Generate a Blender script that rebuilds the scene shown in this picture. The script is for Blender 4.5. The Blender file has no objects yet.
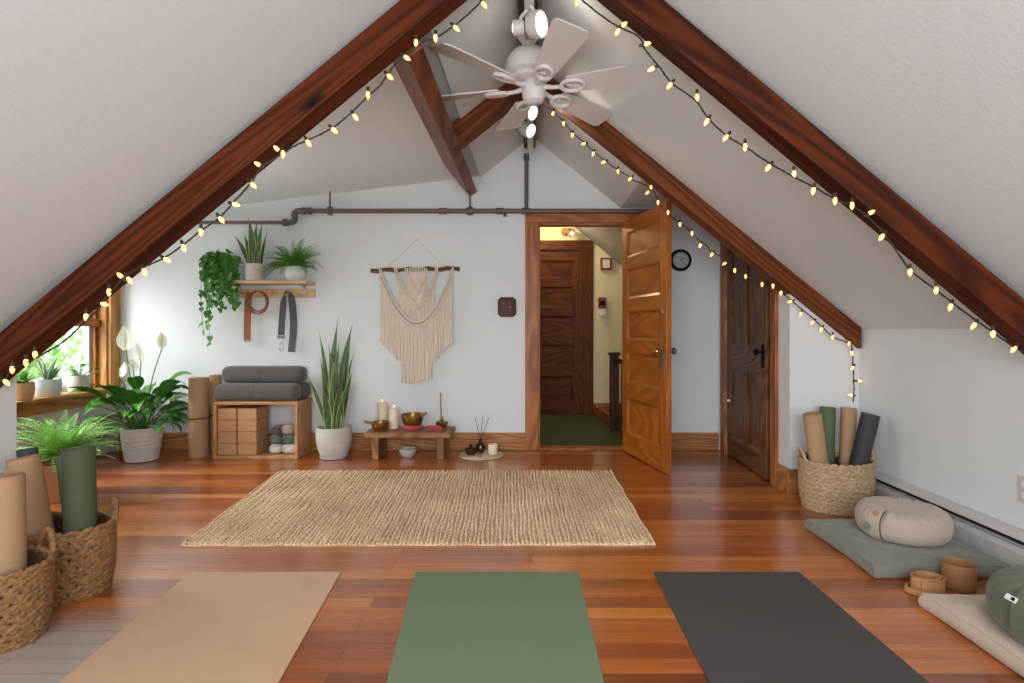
import bpy, math, random
from mathutils import Vector, Matrix, noise
import numpy as np
R = random.Random(7)
PI = math.pi
C = bpy.context.scene.collection
EYE, FL, VX, VY = 1.07, 560.0, 532.0, 330.0      # eye height, focal length in pixels, vanishing point

def P(px, py, Y):
    return Vector(((px - VX) / FL * Y, Y, EYE + (VY - py) / FL * Y))
def F(px, py, z=0.0):
    Y = FL * (EYE - z) / (py - VY)
    return Vector(((px - VX) / FL * Y, Y, z))

# ------------------------------------------------------------------ mesh builder
class MB:
    def __init__(s): s.v = []; s.f = []; s.g = []; s.sm = []
    def add(s, vs, fs, gs=None, smooth=True):
        b = len(s.v)
        s.v += [Vector(v) for v in vs]
        s.g += [tuple(g) for g in (gs if gs is not None else vs)]
        s.f += [tuple(i + b for i in f) for f in fs]
        s.sm += [smooth] * len(fs)
        return s
    def box(s, c, size, M=None, seed=None, axis=0):
        """c = centre, size = full extents; grain runs along local axis."""
        hx, hy, hz = (d / 2 for d in size)
        o = Vector((R.uniform(-9, 9), R.uniform(-9, 9), R.uniform(-9, 9)))
        vs, gs = [], []
        for x in (-hx, hx):
            for y in (-hy, hy):
                for z in (-hz, hz):
                    p = Vector((x, y, z))
                    q = [p[axis], p[(axis + 1) % 3], p[(axis + 2) % 3]]
                    gs.append(Vector(q) + o)
                    vs.append((M @ p if M else p) + Vector(c))
        fs = [(0, 1, 3, 2), (4, 6, 7, 5), (0, 4, 5, 1), (2, 3, 7, 6), (0, 2, 6, 4), (1, 5, 7, 3)]
        return s.add(vs, fs, gs, False)
    def bb(s, x0, x1, y0, y1, z0, z1, axis=0):
        return s.box(((x0 + x1) / 2, (y0 + y1) / 2, (z0 + z1) / 2), (abs(x1 - x0), abs(y1 - y0), abs(z1 - z0)), axis=axis)
    def prism(s, poly, d, axis='y', a=0.0, gdir=None):
        """poly of (u, w) extruded by d from a along axis. axis y: (x,z), x: (y,z), z: (x,y)."""
        n = len(poly)
        def mk(u, w, t):
            return Vector((u, t, w)) if axis == 'y' else Vector((t, u, w)) if axis == 'x' else Vector((u, w, t))
        vs = [mk(u, w, a) for u, w in poly] + [mk(u, w, a + d) for u, w in poly]
        fs = [tuple(range(n)), tuple(range(2 * n - 1, n - 1, -1))] + [(i, i + n, (i + 1) % n + n, (i + 1) % n) for i in range(n)]
        gs = None
        if gdir is not None:
            gd = Vector(gdir).normalized(); o = Vector((R.uniform(-9, 9), R.uniform(-9, 9), R.uniform(-9, 9)))
            up = Vector((0, 1, 0)) if abs(gd.y) < .9 else Vector((1, 0, 0)); b2 = gd.cross(up)
            gs = [Vector((v.dot(gd), v.dot(up), v.dot(b2))) + o for v in vs]
        return s.add(vs, fs, gs, False)
    def loft(s, rings, closed=True, cap0=False, cap1=False, smooth=True, gs=None):
        n = len(rings[0]); vs = [p for r in rings for p in r]; fs = []
        for i in range(len(rings) - 1):
            for j in range(n if closed else n - 1):
                k = (j + 1) % n
                fs.append((i * n + j, i * n + k, (i + 1) * n + k, (i + 1) * n + j))
        if cap0: fs.append(tuple(range(n - 1, -1, -1)))
        if cap1: fs.append(tuple((len(rings) - 1) * n + j for j in range(n)))
        return s.add(vs, fs, gs, smooth)
    def lathe(s, prof, c=(0, 0, 0), n=32, M=None, cap0=True, cap1=False, rad=None):
        rings = []
        for r, z in prof:
            ring = []
            for j in range(n):
                a = 2 * PI * j / n; k = rad(a, z) if rad else 1
                p = Vector((r * k * math.cos(a), r * k * math.sin(a), z))
                ring.append((M @ p if M else p) + Vector(c))
            rings.append(ring)
        return s.loft(rings, True, cap0, cap1)
    def tube(s, pts, r, n=8, caps=True, closed=False, flat=None):
        pts = [Vector(p) for p in pts]; m = len(pts); rings = []; up = None; gs = []; L = 0
        for i, p in enumerate(pts):
            if closed: t = pts[(i + 1) % m] - pts[i - 1]
            else: t = pts[min(i + 1, m - 1)] - pts[max(i - 1, 0)]
            if t.length < 1e-9: t = Vector((0, 0, 1))
            t.normalize()
            if up is None: up = Vector((0, 0, 1)) if abs(t.z) < .9 else Vector((1, 0, 0))
            a = t.cross(up)
            if a.length < 1e-6: a = t.orthogonal()
            a.normalize(); b = a.cross(t).normalized(); up = b
            rr = r[i] if isinstance(r, (list, tuple)) else r
            fl = flat if flat else 1.0
            if i: L += (p - pts[i - 1]).length
            rings.append([p + a * rr * math.cos(2 * PI * j / n) + b * rr * fl * math.sin(2 * PI * j / n) for j in range(n)])
            gs += [(L, rr * math.cos(2 * PI * j / n), rr * math.sin(2 * PI * j / n)) for j in range(n)]
        if closed: rings.append(rings[0]); gs += gs[:n]
        return s.loft(rings, True, caps and not closed, caps and not closed, gs=gs)
    def ball(s, c, rad, M=None, n=10, m=6):
        rx, ry, rz = (rad,) * 3 if not hasattr(rad, '__len__') else rad
        rings = []
        for i in range(m + 1):
            th = PI * i / m; q = max(math.sin(th), 0.02)
            ring = []
            for j in range(n):
                p = Vector((rx * q * math.cos(2 * PI * j / n), ry * q * math.sin(2 * PI * j / n), -rz * math.cos(th)))
                ring.append((M @ p if M else p) + Vector(c))
            rings.append(ring)
        return s.loft(rings, True, True, True)
    def strap(s, pts, wdir, w, t):
        """flat band of width w along wdir and thickness t following pts (wdir may be a list)."""
        pts = [Vector(p) for p in pts]; m = len(pts); rings = []; gs = []; L = 0
        for i, p in enumerate(pts):
            tg = (pts[min(i + 1, m - 1)] - pts[max(i - 1, 0)]).normalized()
            wd = Vector(wdir[i] if isinstance(wdir, list) else wdir); wd = (wd - tg * wd.dot(tg)).normalized(); nn = tg.cross(wd).normalized()
            ww = w[i] if isinstance(w, list) else w
            rings.append([p + wd * ww / 2 + nn * t / 2, p + wd * ww / 2 - nn * t / 2, p - wd * ww / 2 - nn * t / 2, p - wd * ww / 2 + nn * t / 2])
            if i: L += (p - pts[i - 1]).length
            gs += [(L, .5, 0), (L, .5, 0), (L, -.5, 0), (L, -.5, 0)]
        return s.loft(rings, True, True, True, True, gs)
    def leaf(s, base, az, el, length, width, droop=1.0, n=7, fold=.25, shape='lance', twist=0.0, roll=0.0):
        p = Vector(base); gs = []; vs = []
        out = Vector((math.cos(az), math.sin(az), 0)); side0 = Vector((-math.sin(az), math.cos(az), 0))
        for i in range(n + 1):
            t = i / n
            e = el - droop * t ** 1.3
            d = out * math.cos(e) + Vector((0, 0, 1)) * math.sin(e)
            nrm = d.cross(side0)
            if i: p = p + d * length / n
            if shape == 'lance': w = math.sin(PI * min(1, (.06 + .94 * t)) ** .8) * (1 - .25 * t)
            elif shape == 'sword': w = (.62 + .5 * math.sin(PI * min(t * 1.1, 1) ** .8)) * (1 - t ** 5) * (1 if t < .7 else (1 - ((t - .7) / .3) ** 1.6 * .75))
            elif shape == 'heart': w = math.sin(PI * (.16 + .84 * t) ** .62)
            else: w = math.sin(PI * (.03 + .97 * t) ** .7)
            w = max(w, .02) * width / 2
            a = roll + twist * t
            sd = side0 * math.cos(a) + nrm * math.sin(a); nn = nrm * math.cos(a) - side0 * math.sin(a)
            for q in (-1, -.5, 0, .5, 1):
                vs.append(p + sd * w * q - nn * w * fold * (1 - abs(q)))
                gs.append((t, q, az))
        fs = [(i * 5 + j, i * 5 + j + 1, i * 5 + j + 6, i * 5 + j + 5) for i in range(n) for j in range(4)]
        return s.add(vs, fs, gs)
    def build(s, name, mat, parent=None, bevel=0, seg=2, sharp=40, origin=None, flat=False, subd=0):
        me = bpy.data.meshes.new(name)
        o = bpy.data.objects.new(name, me); C.objects.link(o)
        off = Vector((0, 0, 0))
        if parent is not None:
            o.parent = parent; q = parent
            while q is not None: off = off + q.location; q = q.parent
        else:
            if origin is None:
                xs = [v.x for v in s.v]; ys = [v.y for v in s.v]; zs = [v.z for v in s.v]
                origin = ((min(xs) + max(xs)) / 2, (min(ys) + max(ys)) / 2, min(zs))
            o.location = origin; off = Vector(origin)
        me.from_pydata([v - off for v in s.v], [], s.f)
        at = me.attributes.new('gco', 'FLOAT_VECTOR', 'POINT')
        at.data.foreach_set('vector', [c for g in s.g for c in g])
        me.polygons.foreach_set('use_smooth', [bool(x) and not flat for x in s.sm])
        me.update()
        if any(s.sm) and not flat: me.set_sharp_from_angle(angle=math.radians(sharp))
        me.materials.append(mat)
        if bevel:
            b = o.modifiers.new('edge', 'BEVEL'); b.width = bevel; b.segments = seg; b.limit_method = 'ANGLE'; b.angle_limit = .6
        if subd:
            b = o.modifiers.new('sub', 'SUBSURF'); b.levels = subd; b.render_levels = subd
        return o

def tag(o, label, cat, group=None, kind=None):
    o['label'] = label; o['category'] = cat
    if group: o['group'] = group
    if kind: o['kind'] = kind
    return o
def thing(name, label, cat, loc=(0, 0, 0), group=None):
    o = bpy.data.objects.new(name, None); C.objects.link(o); o.location = loc; o.empty_display_size = .05
    return tag(o, label, cat, group)
def struct(o): o['kind'] = 'structure'; return o
def lab(o, t): o['label'] = t; return o
def rotv(v, ax, a): return Matrix.Rotation(a, 3, ax) @ Vector(v)
def frame(d, up=(0, 0, 1)):
    """3x3 whose z axis is d"""
    d = Vector(d).normalized(); x = Vector(up).cross(d)
    if x.length < 1e-5: x = d.orthogonal()
    x.normalize(); y = d.cross(x)
    return Matrix((x, y, d)).transposed()
def smoothpts(pts, k=4):
    pts = [Vector(p) for p in pts]; out = []
    for i in range(len(pts) - 1):
        a, b, c, d = pts[max(i - 1, 0)], pts[i], pts[i + 1], pts[min(i + 2, len(pts) - 1)]
        for q in range(k):
            t = q / k
            out.append(.5 * ((2 * b) + (c - a) * t + (2 * a - 5 * b + 4 * c - d) * t * t + (3 * b - a - 3 * c + d) * t ** 3))
    return out + [pts[-1]]

# ------------------------------------------------------------------ materials
def lin(c):
    if isinstance(c, str):
        c = [int(c[i:i + 2], 16) / 255 for i in (0, 2, 4)]
    return tuple(x / 12.92 if x <= .04045 else ((x + .055) / 1.055) ** 2.4 for x in c) + (1,)
class NT:
    def __init__(s, name):
        s.m = bpy.data.materials.new(name); s.m.use_nodes = True; s.t = s.m.node_tree; s.t.nodes.clear()
        s.out = s.n('ShaderNodeOutputMaterial'); s.b = s.n('ShaderNodeBsdfPrincipled'); s.l(s.b.outputs[0], s.out.inputs[0])
    def n(s, t, **k):
        o = s.t.nodes.new(t)
        for a, v in k.items(): setattr(o, a, v)
        return o
    def l(s, a, b): s.t.links.new(a, b)
    def val(s, sock, v):
        if hasattr(v, 'is_output'): s.l(v, sock)
        else: sock.default_value = v
    def co(s, kind='gco', scale=(1, 1, 1)):
        if kind == 'gco': o = s.n('ShaderNodeAttribute', attribute_name='gco').outputs['Vector']
        elif kind == 'world': o = s.n('ShaderNodeNewGeometry').outputs['Position']
        else: o = s.n('ShaderNodeTexCoord').outputs['Object']
        mp = s.n('ShaderNodeMapping'); mp.inputs['Scale'].default_value = scale; s.l(o, mp.inputs[0]); return mp.outputs[0]
    def noise(s, vec, scale, detail=3, rough=.55, dist=0):
        o = s.n('ShaderNodeTexNoise'); s.l(vec, o.inputs['Vector']); o.inputs['Scale'].default_value = scale
        o.inputs['Detail'].default_value = detail; o.inputs['Roughness'].default_value = rough; o.inputs['Distortion'].default_value = dist
        return o.outputs['Fac']
    def ramp(s, fac, stops):
        o = s.n('ShaderNodeValToRGB'); s.l(fac, o.inputs[0]); e = o.color_ramp.elements
        while len(e) < len(stops): e.new(.5)
        for i, (p, c) in enumerate(stops):
            e[i].position = p; e[i].color = lin(c) if isinstance(c, str) else (tuple(c) + (1,))[:4] if hasattr(c, '__len__') else (c, c, c, 1)
        return o.outputs[0]
    def mix(s, f, a, b, mode='MIX'):
        o = s.n('ShaderNodeMix', data_type='RGBA', blend_type=mode); s.val(o.inputs[0], f); s.val(o.inputs[6], a); s.val(o.inputs[7], b); return o.outputs[2]
    def math(s, op, a, b=0.0, c=0.0):
        o = s.n('ShaderNodeMath', operation=op); s.val(o.inputs[0], a); s.val(o.inputs[1], b); s.val(o.inputs[2], c); return o.outputs[0]
    def bump(s, h, strength=.3, dist=.01):
        o = s.n('ShaderNodeBump'); o.inputs['Strength'].default_value = strength; o.inputs['Distance'].default_value = dist; s.l(h, o.inputs['Height']); s.l(o.outputs[0], s.b.inputs['Normal'])
    def set(s, col=None, rough=.5, metal=0, coat=0, **k):
        if col is not None: s.val(s.b.inputs['Base Color'], col)
        s.val(s.b.inputs['Roughness'], rough); s.b.inputs['Metallic'].default_value = metal; s.b.inputs['Coat Weight'].default_value = coat
        for a, v in k.items(): s.val(s.b.inputs[a.replace('_', ' ')], v)
        return s.m

def plain(name, c, rough=.5, var=.12, scale=8, bump=0, bscale=60, metal=0, coord='obj', **k):
    t = NT(name); v = t.co(coord); f = t.noise(v, scale, 4)
    a = lin(c); col = t.mix(f, tuple(x * (1 - var) for x in a[:3]) + (1,), tuple(min(1, x * (1 + var)) for x in a[:3]) + (1,))
    if bump: t.bump(t.noise(v, bscale, 3), bump, .004)
    return t.set(col, rough, metal, **k)
def wood(name, dark, light, rough=.45, gs=(1.1, 9, 9), ring=1.0, coat=0, bump=.15, knots=True, rc=.36, spec=.35):
    t = NT(name); v = t.co('gco', gs)
    cn = t.noise(t.co('gco', (gs[0] * .55, gs[1] * .42, gs[2] * .42)), 1.0, 1.2, .45)
    wf = t.math('ADD', t.math('MULTIPLY', t.math('SINE', t.math('MULTIPLY', cn, 95 * ring)), .5), .5)
    fine = t.noise(t.co('gco', (gs[0] * 2.5, gs[1] * 10, gs[2] * 10)), 2.0, 3)
    big = t.noise(t.co('gco', (gs[0] * .8, gs[1] * .3, gs[2] * .3)), 1.5, 2)
    f = t.math('ADD', t.math('MULTIPLY', wf, rc), t.math('ADD', t.math('MULTIPLY', fine, .3), t.math('MULTIPLY', big, .35)))
    col = t.ramp(f, [(.22, dark), (.82, light)])
    if knots:
        vo = t.n('ShaderNodeTexVoronoi'); t.l(t.co('gco', (1.6, 4.5, 4.5)), vo.inputs['Vector']); vo.inputs['Scale'].default_value = 1.0
        k = t.ramp(vo.outputs['Distance'], [(.05, 1.0), (.13, 0.0)]); d = lin(dark)
        col = t.mix(k, col, tuple(x * .35 for x in d[:3]) + (1,))
    t.bump(t.math('ADD', wf, fine), bump, .002)
    return t.set(col, rough, coat=coat, Coat_Roughness=.15, Specular_IOR_Level=spec)
def fabric(name, c, rough=.9, var=.1, scale=140, bump=.35, wr=6):
    t = NT(name); v = t.co('obj'); a = lin(c)
    f = t.noise(v, wr, 3); g = t.noise(t.co('obj', (1, 3, 3)), scale, 2)
    ff = t.math('ADD', t.math('MULTIPLY', f, .4), t.math('MULTIPLY', g, .6))
    col = t.mix(ff, tuple(x * (1 - var * 1.6) for x in a[:3]) + (1,), tuple(min(1, x * (1 + var * 1.6)) for x in a[:3]) + (1,))
    t.bump(t.math('ADD', g, t.math('MULTIPLY', f, 2.0)), bump, .003)
    return t.set(col, rough, Sheen_Weight=.25)
def leafm(name, c1, c2, rough=.4, midrib=None, trans=.0):
    t = NT(name); v = t.co('gco', (3, 1, 7)); f = t.noise(v, 2.0, 3)
    col = t.ramp(f, [(.3, c1), (.7, c2)])
    if midrib:
        sp = t.n('ShaderNodeSeparateXYZ'); t.l(t.co('gco'), sp.inputs[0])
        k = t.ramp(t.math('ABSOLUTE', sp.outputs[1]), midrib[1]); col = t.mix(k, col, lin(midrib[0]))
    t.set(col, rough)
    if trans:
        tr = t.n('ShaderNodeBsdfTranslucent'); t.l(col, tr.inputs[0]); mx = t.n('ShaderNodeMixShader'); mx.inputs[0].default_value = trans
        t.l(t.b.outputs[0], mx.inputs[1]); t.l(tr.outputs[0], mx.inputs[2]); t.l(mx.outputs[0], t.out.inputs[0])
    return t.m
def emit(name, c, s, base='ffffff'):
    t = NT(name); t.b.inputs['Emission Color'].default_value = lin(c); t.b.inputs['Emission Strength'].default_value = s
    return t.set(lin(base), .4)

M = {}
def wallm(name, c):
    t = NT(name); v = t.co('world'); a = lin(c)
    f = t.noise(v, 1.3, 5, .6); g = t.noise(v, 45, 4, .7)
    col = t.mix(f, tuple(x * .95 for x in a[:3]) + (1,), tuple(x * 1.03 for x in a[:3]) + (1,))
    sp = t.n('ShaderNodeTexVoronoi'); t.l(v, sp.inputs['Vector']); sp.inputs['Scale'].default_value = .9
    sc = t.math('MULTIPLY', t.ramp(sp.outputs['Distance'], [(.015, 1.0), (.04, 0.0)]), .25)
    col = t.mix(sc, col, tuple(x * .6 for x in a[:3]) + (1,))
    t.bump(t.math('ADD', g, t.math('MULTIPLY', f, 2.0)), .18, .006)
    return t.set(col, .75)
M['wall'] = wallm('painted_plaster', 'dcdfdf')
M['cream'] = wallm('cream_plaster', 'e6dcb8')
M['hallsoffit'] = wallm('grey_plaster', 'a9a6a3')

def floorm():
    t = NT('pine_floorboards'); v = t.co('world')
    br = t.n('ShaderNodeTexBrick'); t.l(v, br.inputs['Vector']); br.offset = .37; br.offset_frequency = 2; br.squash = 1
    br.inputs['Color1'].default_value = (0, 0, 0, 1); br.inputs['Color2'].default_value = (1, 1, 1, 1); br.inputs['Mortar'].default_value = (.5, .5, .5, 1)
    br.inputs['Scale'].default_value = 1; br.inputs['Mortar Size'].default_value = .0011; br.inputs['Mortar Smooth'].default_value = .3
    br.inputs['Brick Width'].default_value = 1.7; br.inputs['Row Height'].default_value = .083
    rnd = t.n('ShaderNodeSeparateColor'); t.l(br.outputs['Color'], rnd.inputs[0])
    # shift grain per plank row
    sx = t.n('ShaderNodeSeparateXYZ'); t.l(v, sx.inputs[0])
    row = t.math('FLOOR', t.math('DIVIDE', sx.outputs[1], .083))
    wn = t.n('ShaderNodeTexWhiteNoise', noise_dimensions='1D'); t.l(row, wn.inputs['W'])
    cb = t.n('ShaderNodeCombineXYZ'); t.l(t.math('ADD', t.math('MULTIPLY', sx.outputs[0], 1.3), t.math('MULTIPLY', wn.outputs['Value'], 40)), cb.inputs[0])
    t.l(t.math('MULTIPLY', sx.outputs[1], 26), cb.inputs[1]); t.l(rnd.outputs[0], cb.inputs[2])
    g = t.noise(cb.outputs[0], 1.6, 5, .6, .6)
    pl = t.math('ADD', t.math('MULTIPLY', rnd.outputs[0], .55), t.math('MULTIPLY', wn.outputs['Value'], .45))
    f = t.math('ADD', t.math('MULTIPLY', pl, .55), t.math('MULTIPLY', g, .5))
    col = t.ramp(f, [(.17, '582408'), (.5, 'a65216'), (.83, 'de8c3c')])
    # pale window glare over worn finish, painted into the colour by the baskets
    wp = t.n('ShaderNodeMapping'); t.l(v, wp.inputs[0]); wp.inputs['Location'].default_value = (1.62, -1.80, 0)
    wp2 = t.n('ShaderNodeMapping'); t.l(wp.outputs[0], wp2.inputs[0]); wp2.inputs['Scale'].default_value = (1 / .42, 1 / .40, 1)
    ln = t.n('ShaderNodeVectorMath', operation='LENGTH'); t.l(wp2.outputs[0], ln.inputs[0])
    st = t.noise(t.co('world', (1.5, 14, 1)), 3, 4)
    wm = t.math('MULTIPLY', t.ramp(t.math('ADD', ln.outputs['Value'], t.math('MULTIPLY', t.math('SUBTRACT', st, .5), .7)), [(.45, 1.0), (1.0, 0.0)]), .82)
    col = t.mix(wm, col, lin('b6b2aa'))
    col = t.mix(br.outputs['Fac'], col, lin('2a0f06'))
    ht = t.math('SUBTRACT', t.math('MULTIPLY', g, .25), br.outputs['Fac'])
    bp = t.n('ShaderNodeBump'); bp.inputs['Strength'].default_value = .25; bp.inputs['Distance'].default_value = .002; t.l(ht, bp.inputs['Height']); t.l(bp.outputs[0], t.b.inputs['Normal'])
    rg = t.math('ADD', .28, t.math('MULTIPLY', t.noise(v, 5, 3), .14))
    return t.set(col, rg, coat=.8, Coat_Roughness=.16, Coat_IOR=1.6, Specular_IOR_Level=.6)
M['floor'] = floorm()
M['rafter'] = wood('dark_fir', '291005', '6d3114', .6, (.55, 13, 13), spec=.15, rc=.28)
M['farrafter'] = wood('brown_fir', '42200c', '8f4c20', .55, (.55, 13, 13), spec=.2, rc=.28)
M['ridge'] = wood('ridge_fir', '3a1d12', '5d3a28', .5)
M['header'] = wood('header_fir', '4a2110', '8d4c28', .45)
M['door'] = wood('varnished_fir', '84400c', 'cc7a2a', .42, (1.2, 7, 7), coat=.12, knots=False, rc=.2, ring=.7)
M['halldoor'] = wood('hall_fir', '3e1a08', '74400f', .5, (1.2, 8, 8), knots=False, spec=.15, rc=.22)
M['closet'] = wood('old_brown_fir', '4a2a16', '8a5a34', .45, (1.2, 8, 8), knots=False)
M['casing'] = wood('red_fir_casing', '7a3f1a', 'b8723a', .45, (1.0, 9, 9), knots=False)
M['base'] = wood('fir_baseboard', '85502a', 'c08650', .45, (1.0, 10, 10), knots=False)
M['pine'] = wood('golden_pine', '9a6830', 'cf9c58', .42, (1.0, 8, 8))
M['shelfwood'] = wood('oak_veneer', 'a8774a', 'cb9b6a', .45, (1.3, 12, 12), knots=False)
M['paleoak'] = wood('pale_oak', 'bd9a70', 'dfc29a', .5, (1.4, 14, 14), knots=False)
M['bench'] = wood('rustic_bench', '6e4a2c', 'a97c52', .55, (1.4, 10, 10))
M['darkwood'] = wood('dark_walnut', '2e150a', '5a2e19', .55, knots=False)
M['rod'] = wood('driftwood', '4b2f1c', '8a6440', .7)
M['cupwood'] = wood('beech', '8d5f3c', 'b5855c', .6, (1, 5, 5), rc=.1, knots=False)
M['white'] = plain('white_enamel', 'e6e4e2', .35, .03)
M['fanwhite'] = plain('fan_white', 'd9d3cf', .4, .03)
M['glaze'] = plain('white_glaze', 'd8d8d6', .45, .05, 12, .06, 50)
M['concrete'] = plain('pale_stoneware', 'c4c0b8', .7, .14, 18, .25, 40)
M['saucer'] = plain('lilac_saucer', 'c7c0d0', .5, .04)
M['bluepot'] = plain('pale_blue_glaze', 'c9d5db', .35, .04)
M['terra'] = plain('pale_terracotta', 'c39a76', .7, .1, 14, .2)
M['soil'] = plain('potting_soil', '2b1d13', .95, .4, 30, .8, 50)
M['black'] = plain('black_metal', '0b0a09', .7, .1, Specular_IOR_Level=.2)
M['rubber'] = plain('black_rubber', '26231f', .6, .1)
M['pipe'] = plain('painted_pipe', '6d5550', .45, .15, 10)
M['iron'] = plain('dark_iron', '5d5957', .5, .2, 20, metal=.15)
M['brass'] = plain('aged_brass', 'a3854a', .3, .3, 14, .15, 60, metal=.95)
M['brassd'] = plain('door_brass', 'b08d55', .25, .15, metal=.95)
M['steel'] = plain('steel_clip', 'b9b9b9', .25, .05, metal=1.0)
M['dkmetal'] = plain('dark_heater_slot', '1b1a1a', .6, .1)
M['heater'] = plain('heater_enamel', 'c3c1c0', .35, .03)
M['mtan'] = plain('tan_mat_foam', 'c6a282', .8, .06, 5, .25, 260)
M['mcork'] = plain('cork_mat', 'ae8a66', .8, .08, 9, .3, 220)
M['mgreen'] = plain('sage_mat_foam', '6c7c60', .8, .06, 5, .25, 260)
M['mdgreen'] = plain('moss_mat_foam', '4a5238', .8, .08, 5, .25, 260)
M['mbgreen'] = plain('sage_roll', '56684a', .8, .08, 5, .25, 260)
M['mblack'] = plain('charcoal_mat_foam', '45413f', .75, .06, 5, .25, 260)
M['mroll_black'] = plain('black_roll', '3b3a3c', .7, .06, 5, .25, 260)
M['cork'] = plain('cork_block', 'b98a62', .85, .18, 70, .4, 120)
M['bolster'] = fabric('charcoal_canvas', '57534f')
M['zsage'] = fabric('sage_linen', '76786a')
M['ztan'] = fabric('oat_linen', 'bda996', var=.13)
M['zcream'] = fabric('cream_linen', 'b3a192')
M['zmoss'] = fabric('moss_linen', '566048')
M['socks_green'] = fabric('green_terry', '5a6a5c', scale=90)
M['socks_cream'] = fabric('cream_terry', 'd3cbc0', scale=90)
M['socks_tan'] = fabric('taupe_terry', 'ad9c8a', scale=90)
M['socks_brown'] = fabric('brown_terry', '5a4a44', scale=90)
M['belt'] = plain('brown_leather', '9a5c3a', .6, .12, 20, .2)
M['tanleather'] = plain('tan_leather', 'ae7d52', .6, .16, 20, .25)
M['greyweb'] = fabric('grey_webbing', '5d5c63', scale=200)
M['macrame'] = fabric('cotton_cord', 'e2d2bf', var=.16, scale=160, bump=.6)
M['wax'] = plain('ivory_wax', 'ead9bd', .5, .04, Subsurface_Weight=.15)
M['redcloth'] = fabric('red_brocade', 'a3202e', var=.3)
M['pinkring'] = fabric('red_ring_cloth', 'b53a48', var=.45, scale=60)
M['stonebowl'] = plain('speckled_stone', 'b7b0a8', .6, .3, 40, .2)
M['pebble'] = plain('dark_pebbles', '3c302b', .5, .4, 30)
M['amber'] = plain('brown_glass', '3a1d12', .15, .2)
M['plate'] = plain('round_straw_mat', 'cdb999', .8, .3, 22, .4, 60)
M['carpet'] = plain('green_carpet', '3f4a2c', .95, .25, 160, .8, 300)
M['clockface'] = plain('clock_face', 'b9bab9', .5, .02)
M['red'] = plain('red_alarm', '8c2418', .4, .1)
M['jute'] = None
M['bulb'] = emit('warm_bulb', 'ff9c42', 2.3, 'ffe2b0')
M['lamp'] = emit('track_lamp_lens', 'fff1dc', 5.0)
M['wire'] = plain('black_green_wire', '1d211c', .55, .1)
M['socket'] = plain('lamp_socket', '2a2a22', .5, .1)
M['flame'] = emit('candle_flame', 'ffcf7a', 6.0)

def basketm(name, d, l):
    t = NT(name); v = t.co('obj', (30, 30, 30)); f = t.noise(v, 2.2, 3); g = t.noise(t.co('obj'), 160, 2)
    col = t.ramp(t.math('ADD', t.math('MULTIPLY', f, .7), t.math('MULTIPLY', g, .3)), [(.3, d), (.7, l)])
    t.bump(g, .4, .003); return t.set(col, .75)
M['hyacinth'] = basketm('water_hyacinth', '5c3a20', 'a5794c')
M['seagrass'] = basketm('seagrass', '8f7452', 'cdb18c')
M['inner'] = plain('basket_inside', '5b3f28', .9, .2, 40, .4)
def jutem():
    t = NT('jute_braid'); v = t.co('obj', (1, .35, 1)); f = t.noise(v, 160, 3, .6); b = t.noise(t.co('obj'), 2.5, 3)
    col = t.ramp(t.math('ADD', t.math('MULTIPLY', f, .75), t.math('MULTIPLY', b, .25)), [(.34, '987048'), (.64, 'fadfba')])
    t.bump(f, .5, .003); return t.set(col, .9)
M['jute'] = jutem()
M['lily'] = leafm('peace_lily_leaf', '2c5f20', '5a9a3c', .3, ('6c9a52', [(.03, 1.0), (.09, 0.0)]))
M['spathe'] = leafm('white_spathe', 'efece0', 'fbf8ee', .5, ('c9d3a0', [(.02, .8), (.09, 0.0)]), .25)
M['stem'] = plain('green_stem', '4f7a35', .5, .15)
M['fern'] = leafm('bright_fern', '5a9a35', 'a4d36c', .5, trans=.25)
M['fern2'] = leafm('asparagus_fern', '3c7a22', '7db84a', .5, trans=.2)
M['snake'] = leafm('snake_plant', '24421f', '58784a', .4, ('bcbf82', [(.78, 0.0), (.88, 1.0)]))
M['pothos'] = leafm('pothos_leaf', '356f29', '6aa84c', .4, ('7fae5c', [(.03, .7), (.1, 0.0)]), .1)
M['sillleaf'] = leafm('sill_leaf', '4a8238', '8cc068', .42, trans=.2)
M['varieg'] = leafm('striped_leaf', '456b42', '7d9c72', .42, ('cfd9b8', [(.6, 0.0), (.85, 1.0)]), .2)
M['tree'] = leafm('tree_leaf', '6a9a48', 'b4d48a', .6, trans=.4)
M['bark'] = plain('bark', '5d4b3a', .9, .3, 20, .6)
def glassm():
    t = NT('window_glass'); g = t.n('ShaderNodeBsdfGlossy'); g.inputs['Roughness'].default_value = .02; tr = t.n('ShaderNodeBsdfTransparent')
    mx = t.n('ShaderNodeMixShader'); mx.inputs[0].default_value = .06; t.l(tr.outputs[0], mx.inputs[1]); t.l(g.outputs[0], mx.inputs[2]); t.l(mx.outputs[0], t.out.inputs[0]); return t.m
M['glass'] = glassm()
M['sash'] = plain('sash_paint', 'c9ced2', .4, .04)
# ================================================================== THE ROOM
RZ, SL = 2.80, .81                 # ridge height of the ceiling, roof slope
XR, XL, YB = 2.13, -3.70, 5.0      # right knee wall, dormer window wall, back wall
def cz(x): return RZ - SL * abs(x)

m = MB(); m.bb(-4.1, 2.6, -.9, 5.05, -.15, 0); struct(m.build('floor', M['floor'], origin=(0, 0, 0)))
# back wall with the door opening
DX0, DX1, DZ = .055, .845, 2.025
m = MB(); m.bb(-3.95, DX0, YB, YB + .1, 0, 3.0); m.bb(DX0, DX1, YB, YB + .1, DZ, 3.0); m.bb(DX1, 2.4, YB, YB + .1, 0, 3.0)
struct(m.build('wall_back', M['wall'], origin=(0, YB, 0)))
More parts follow.
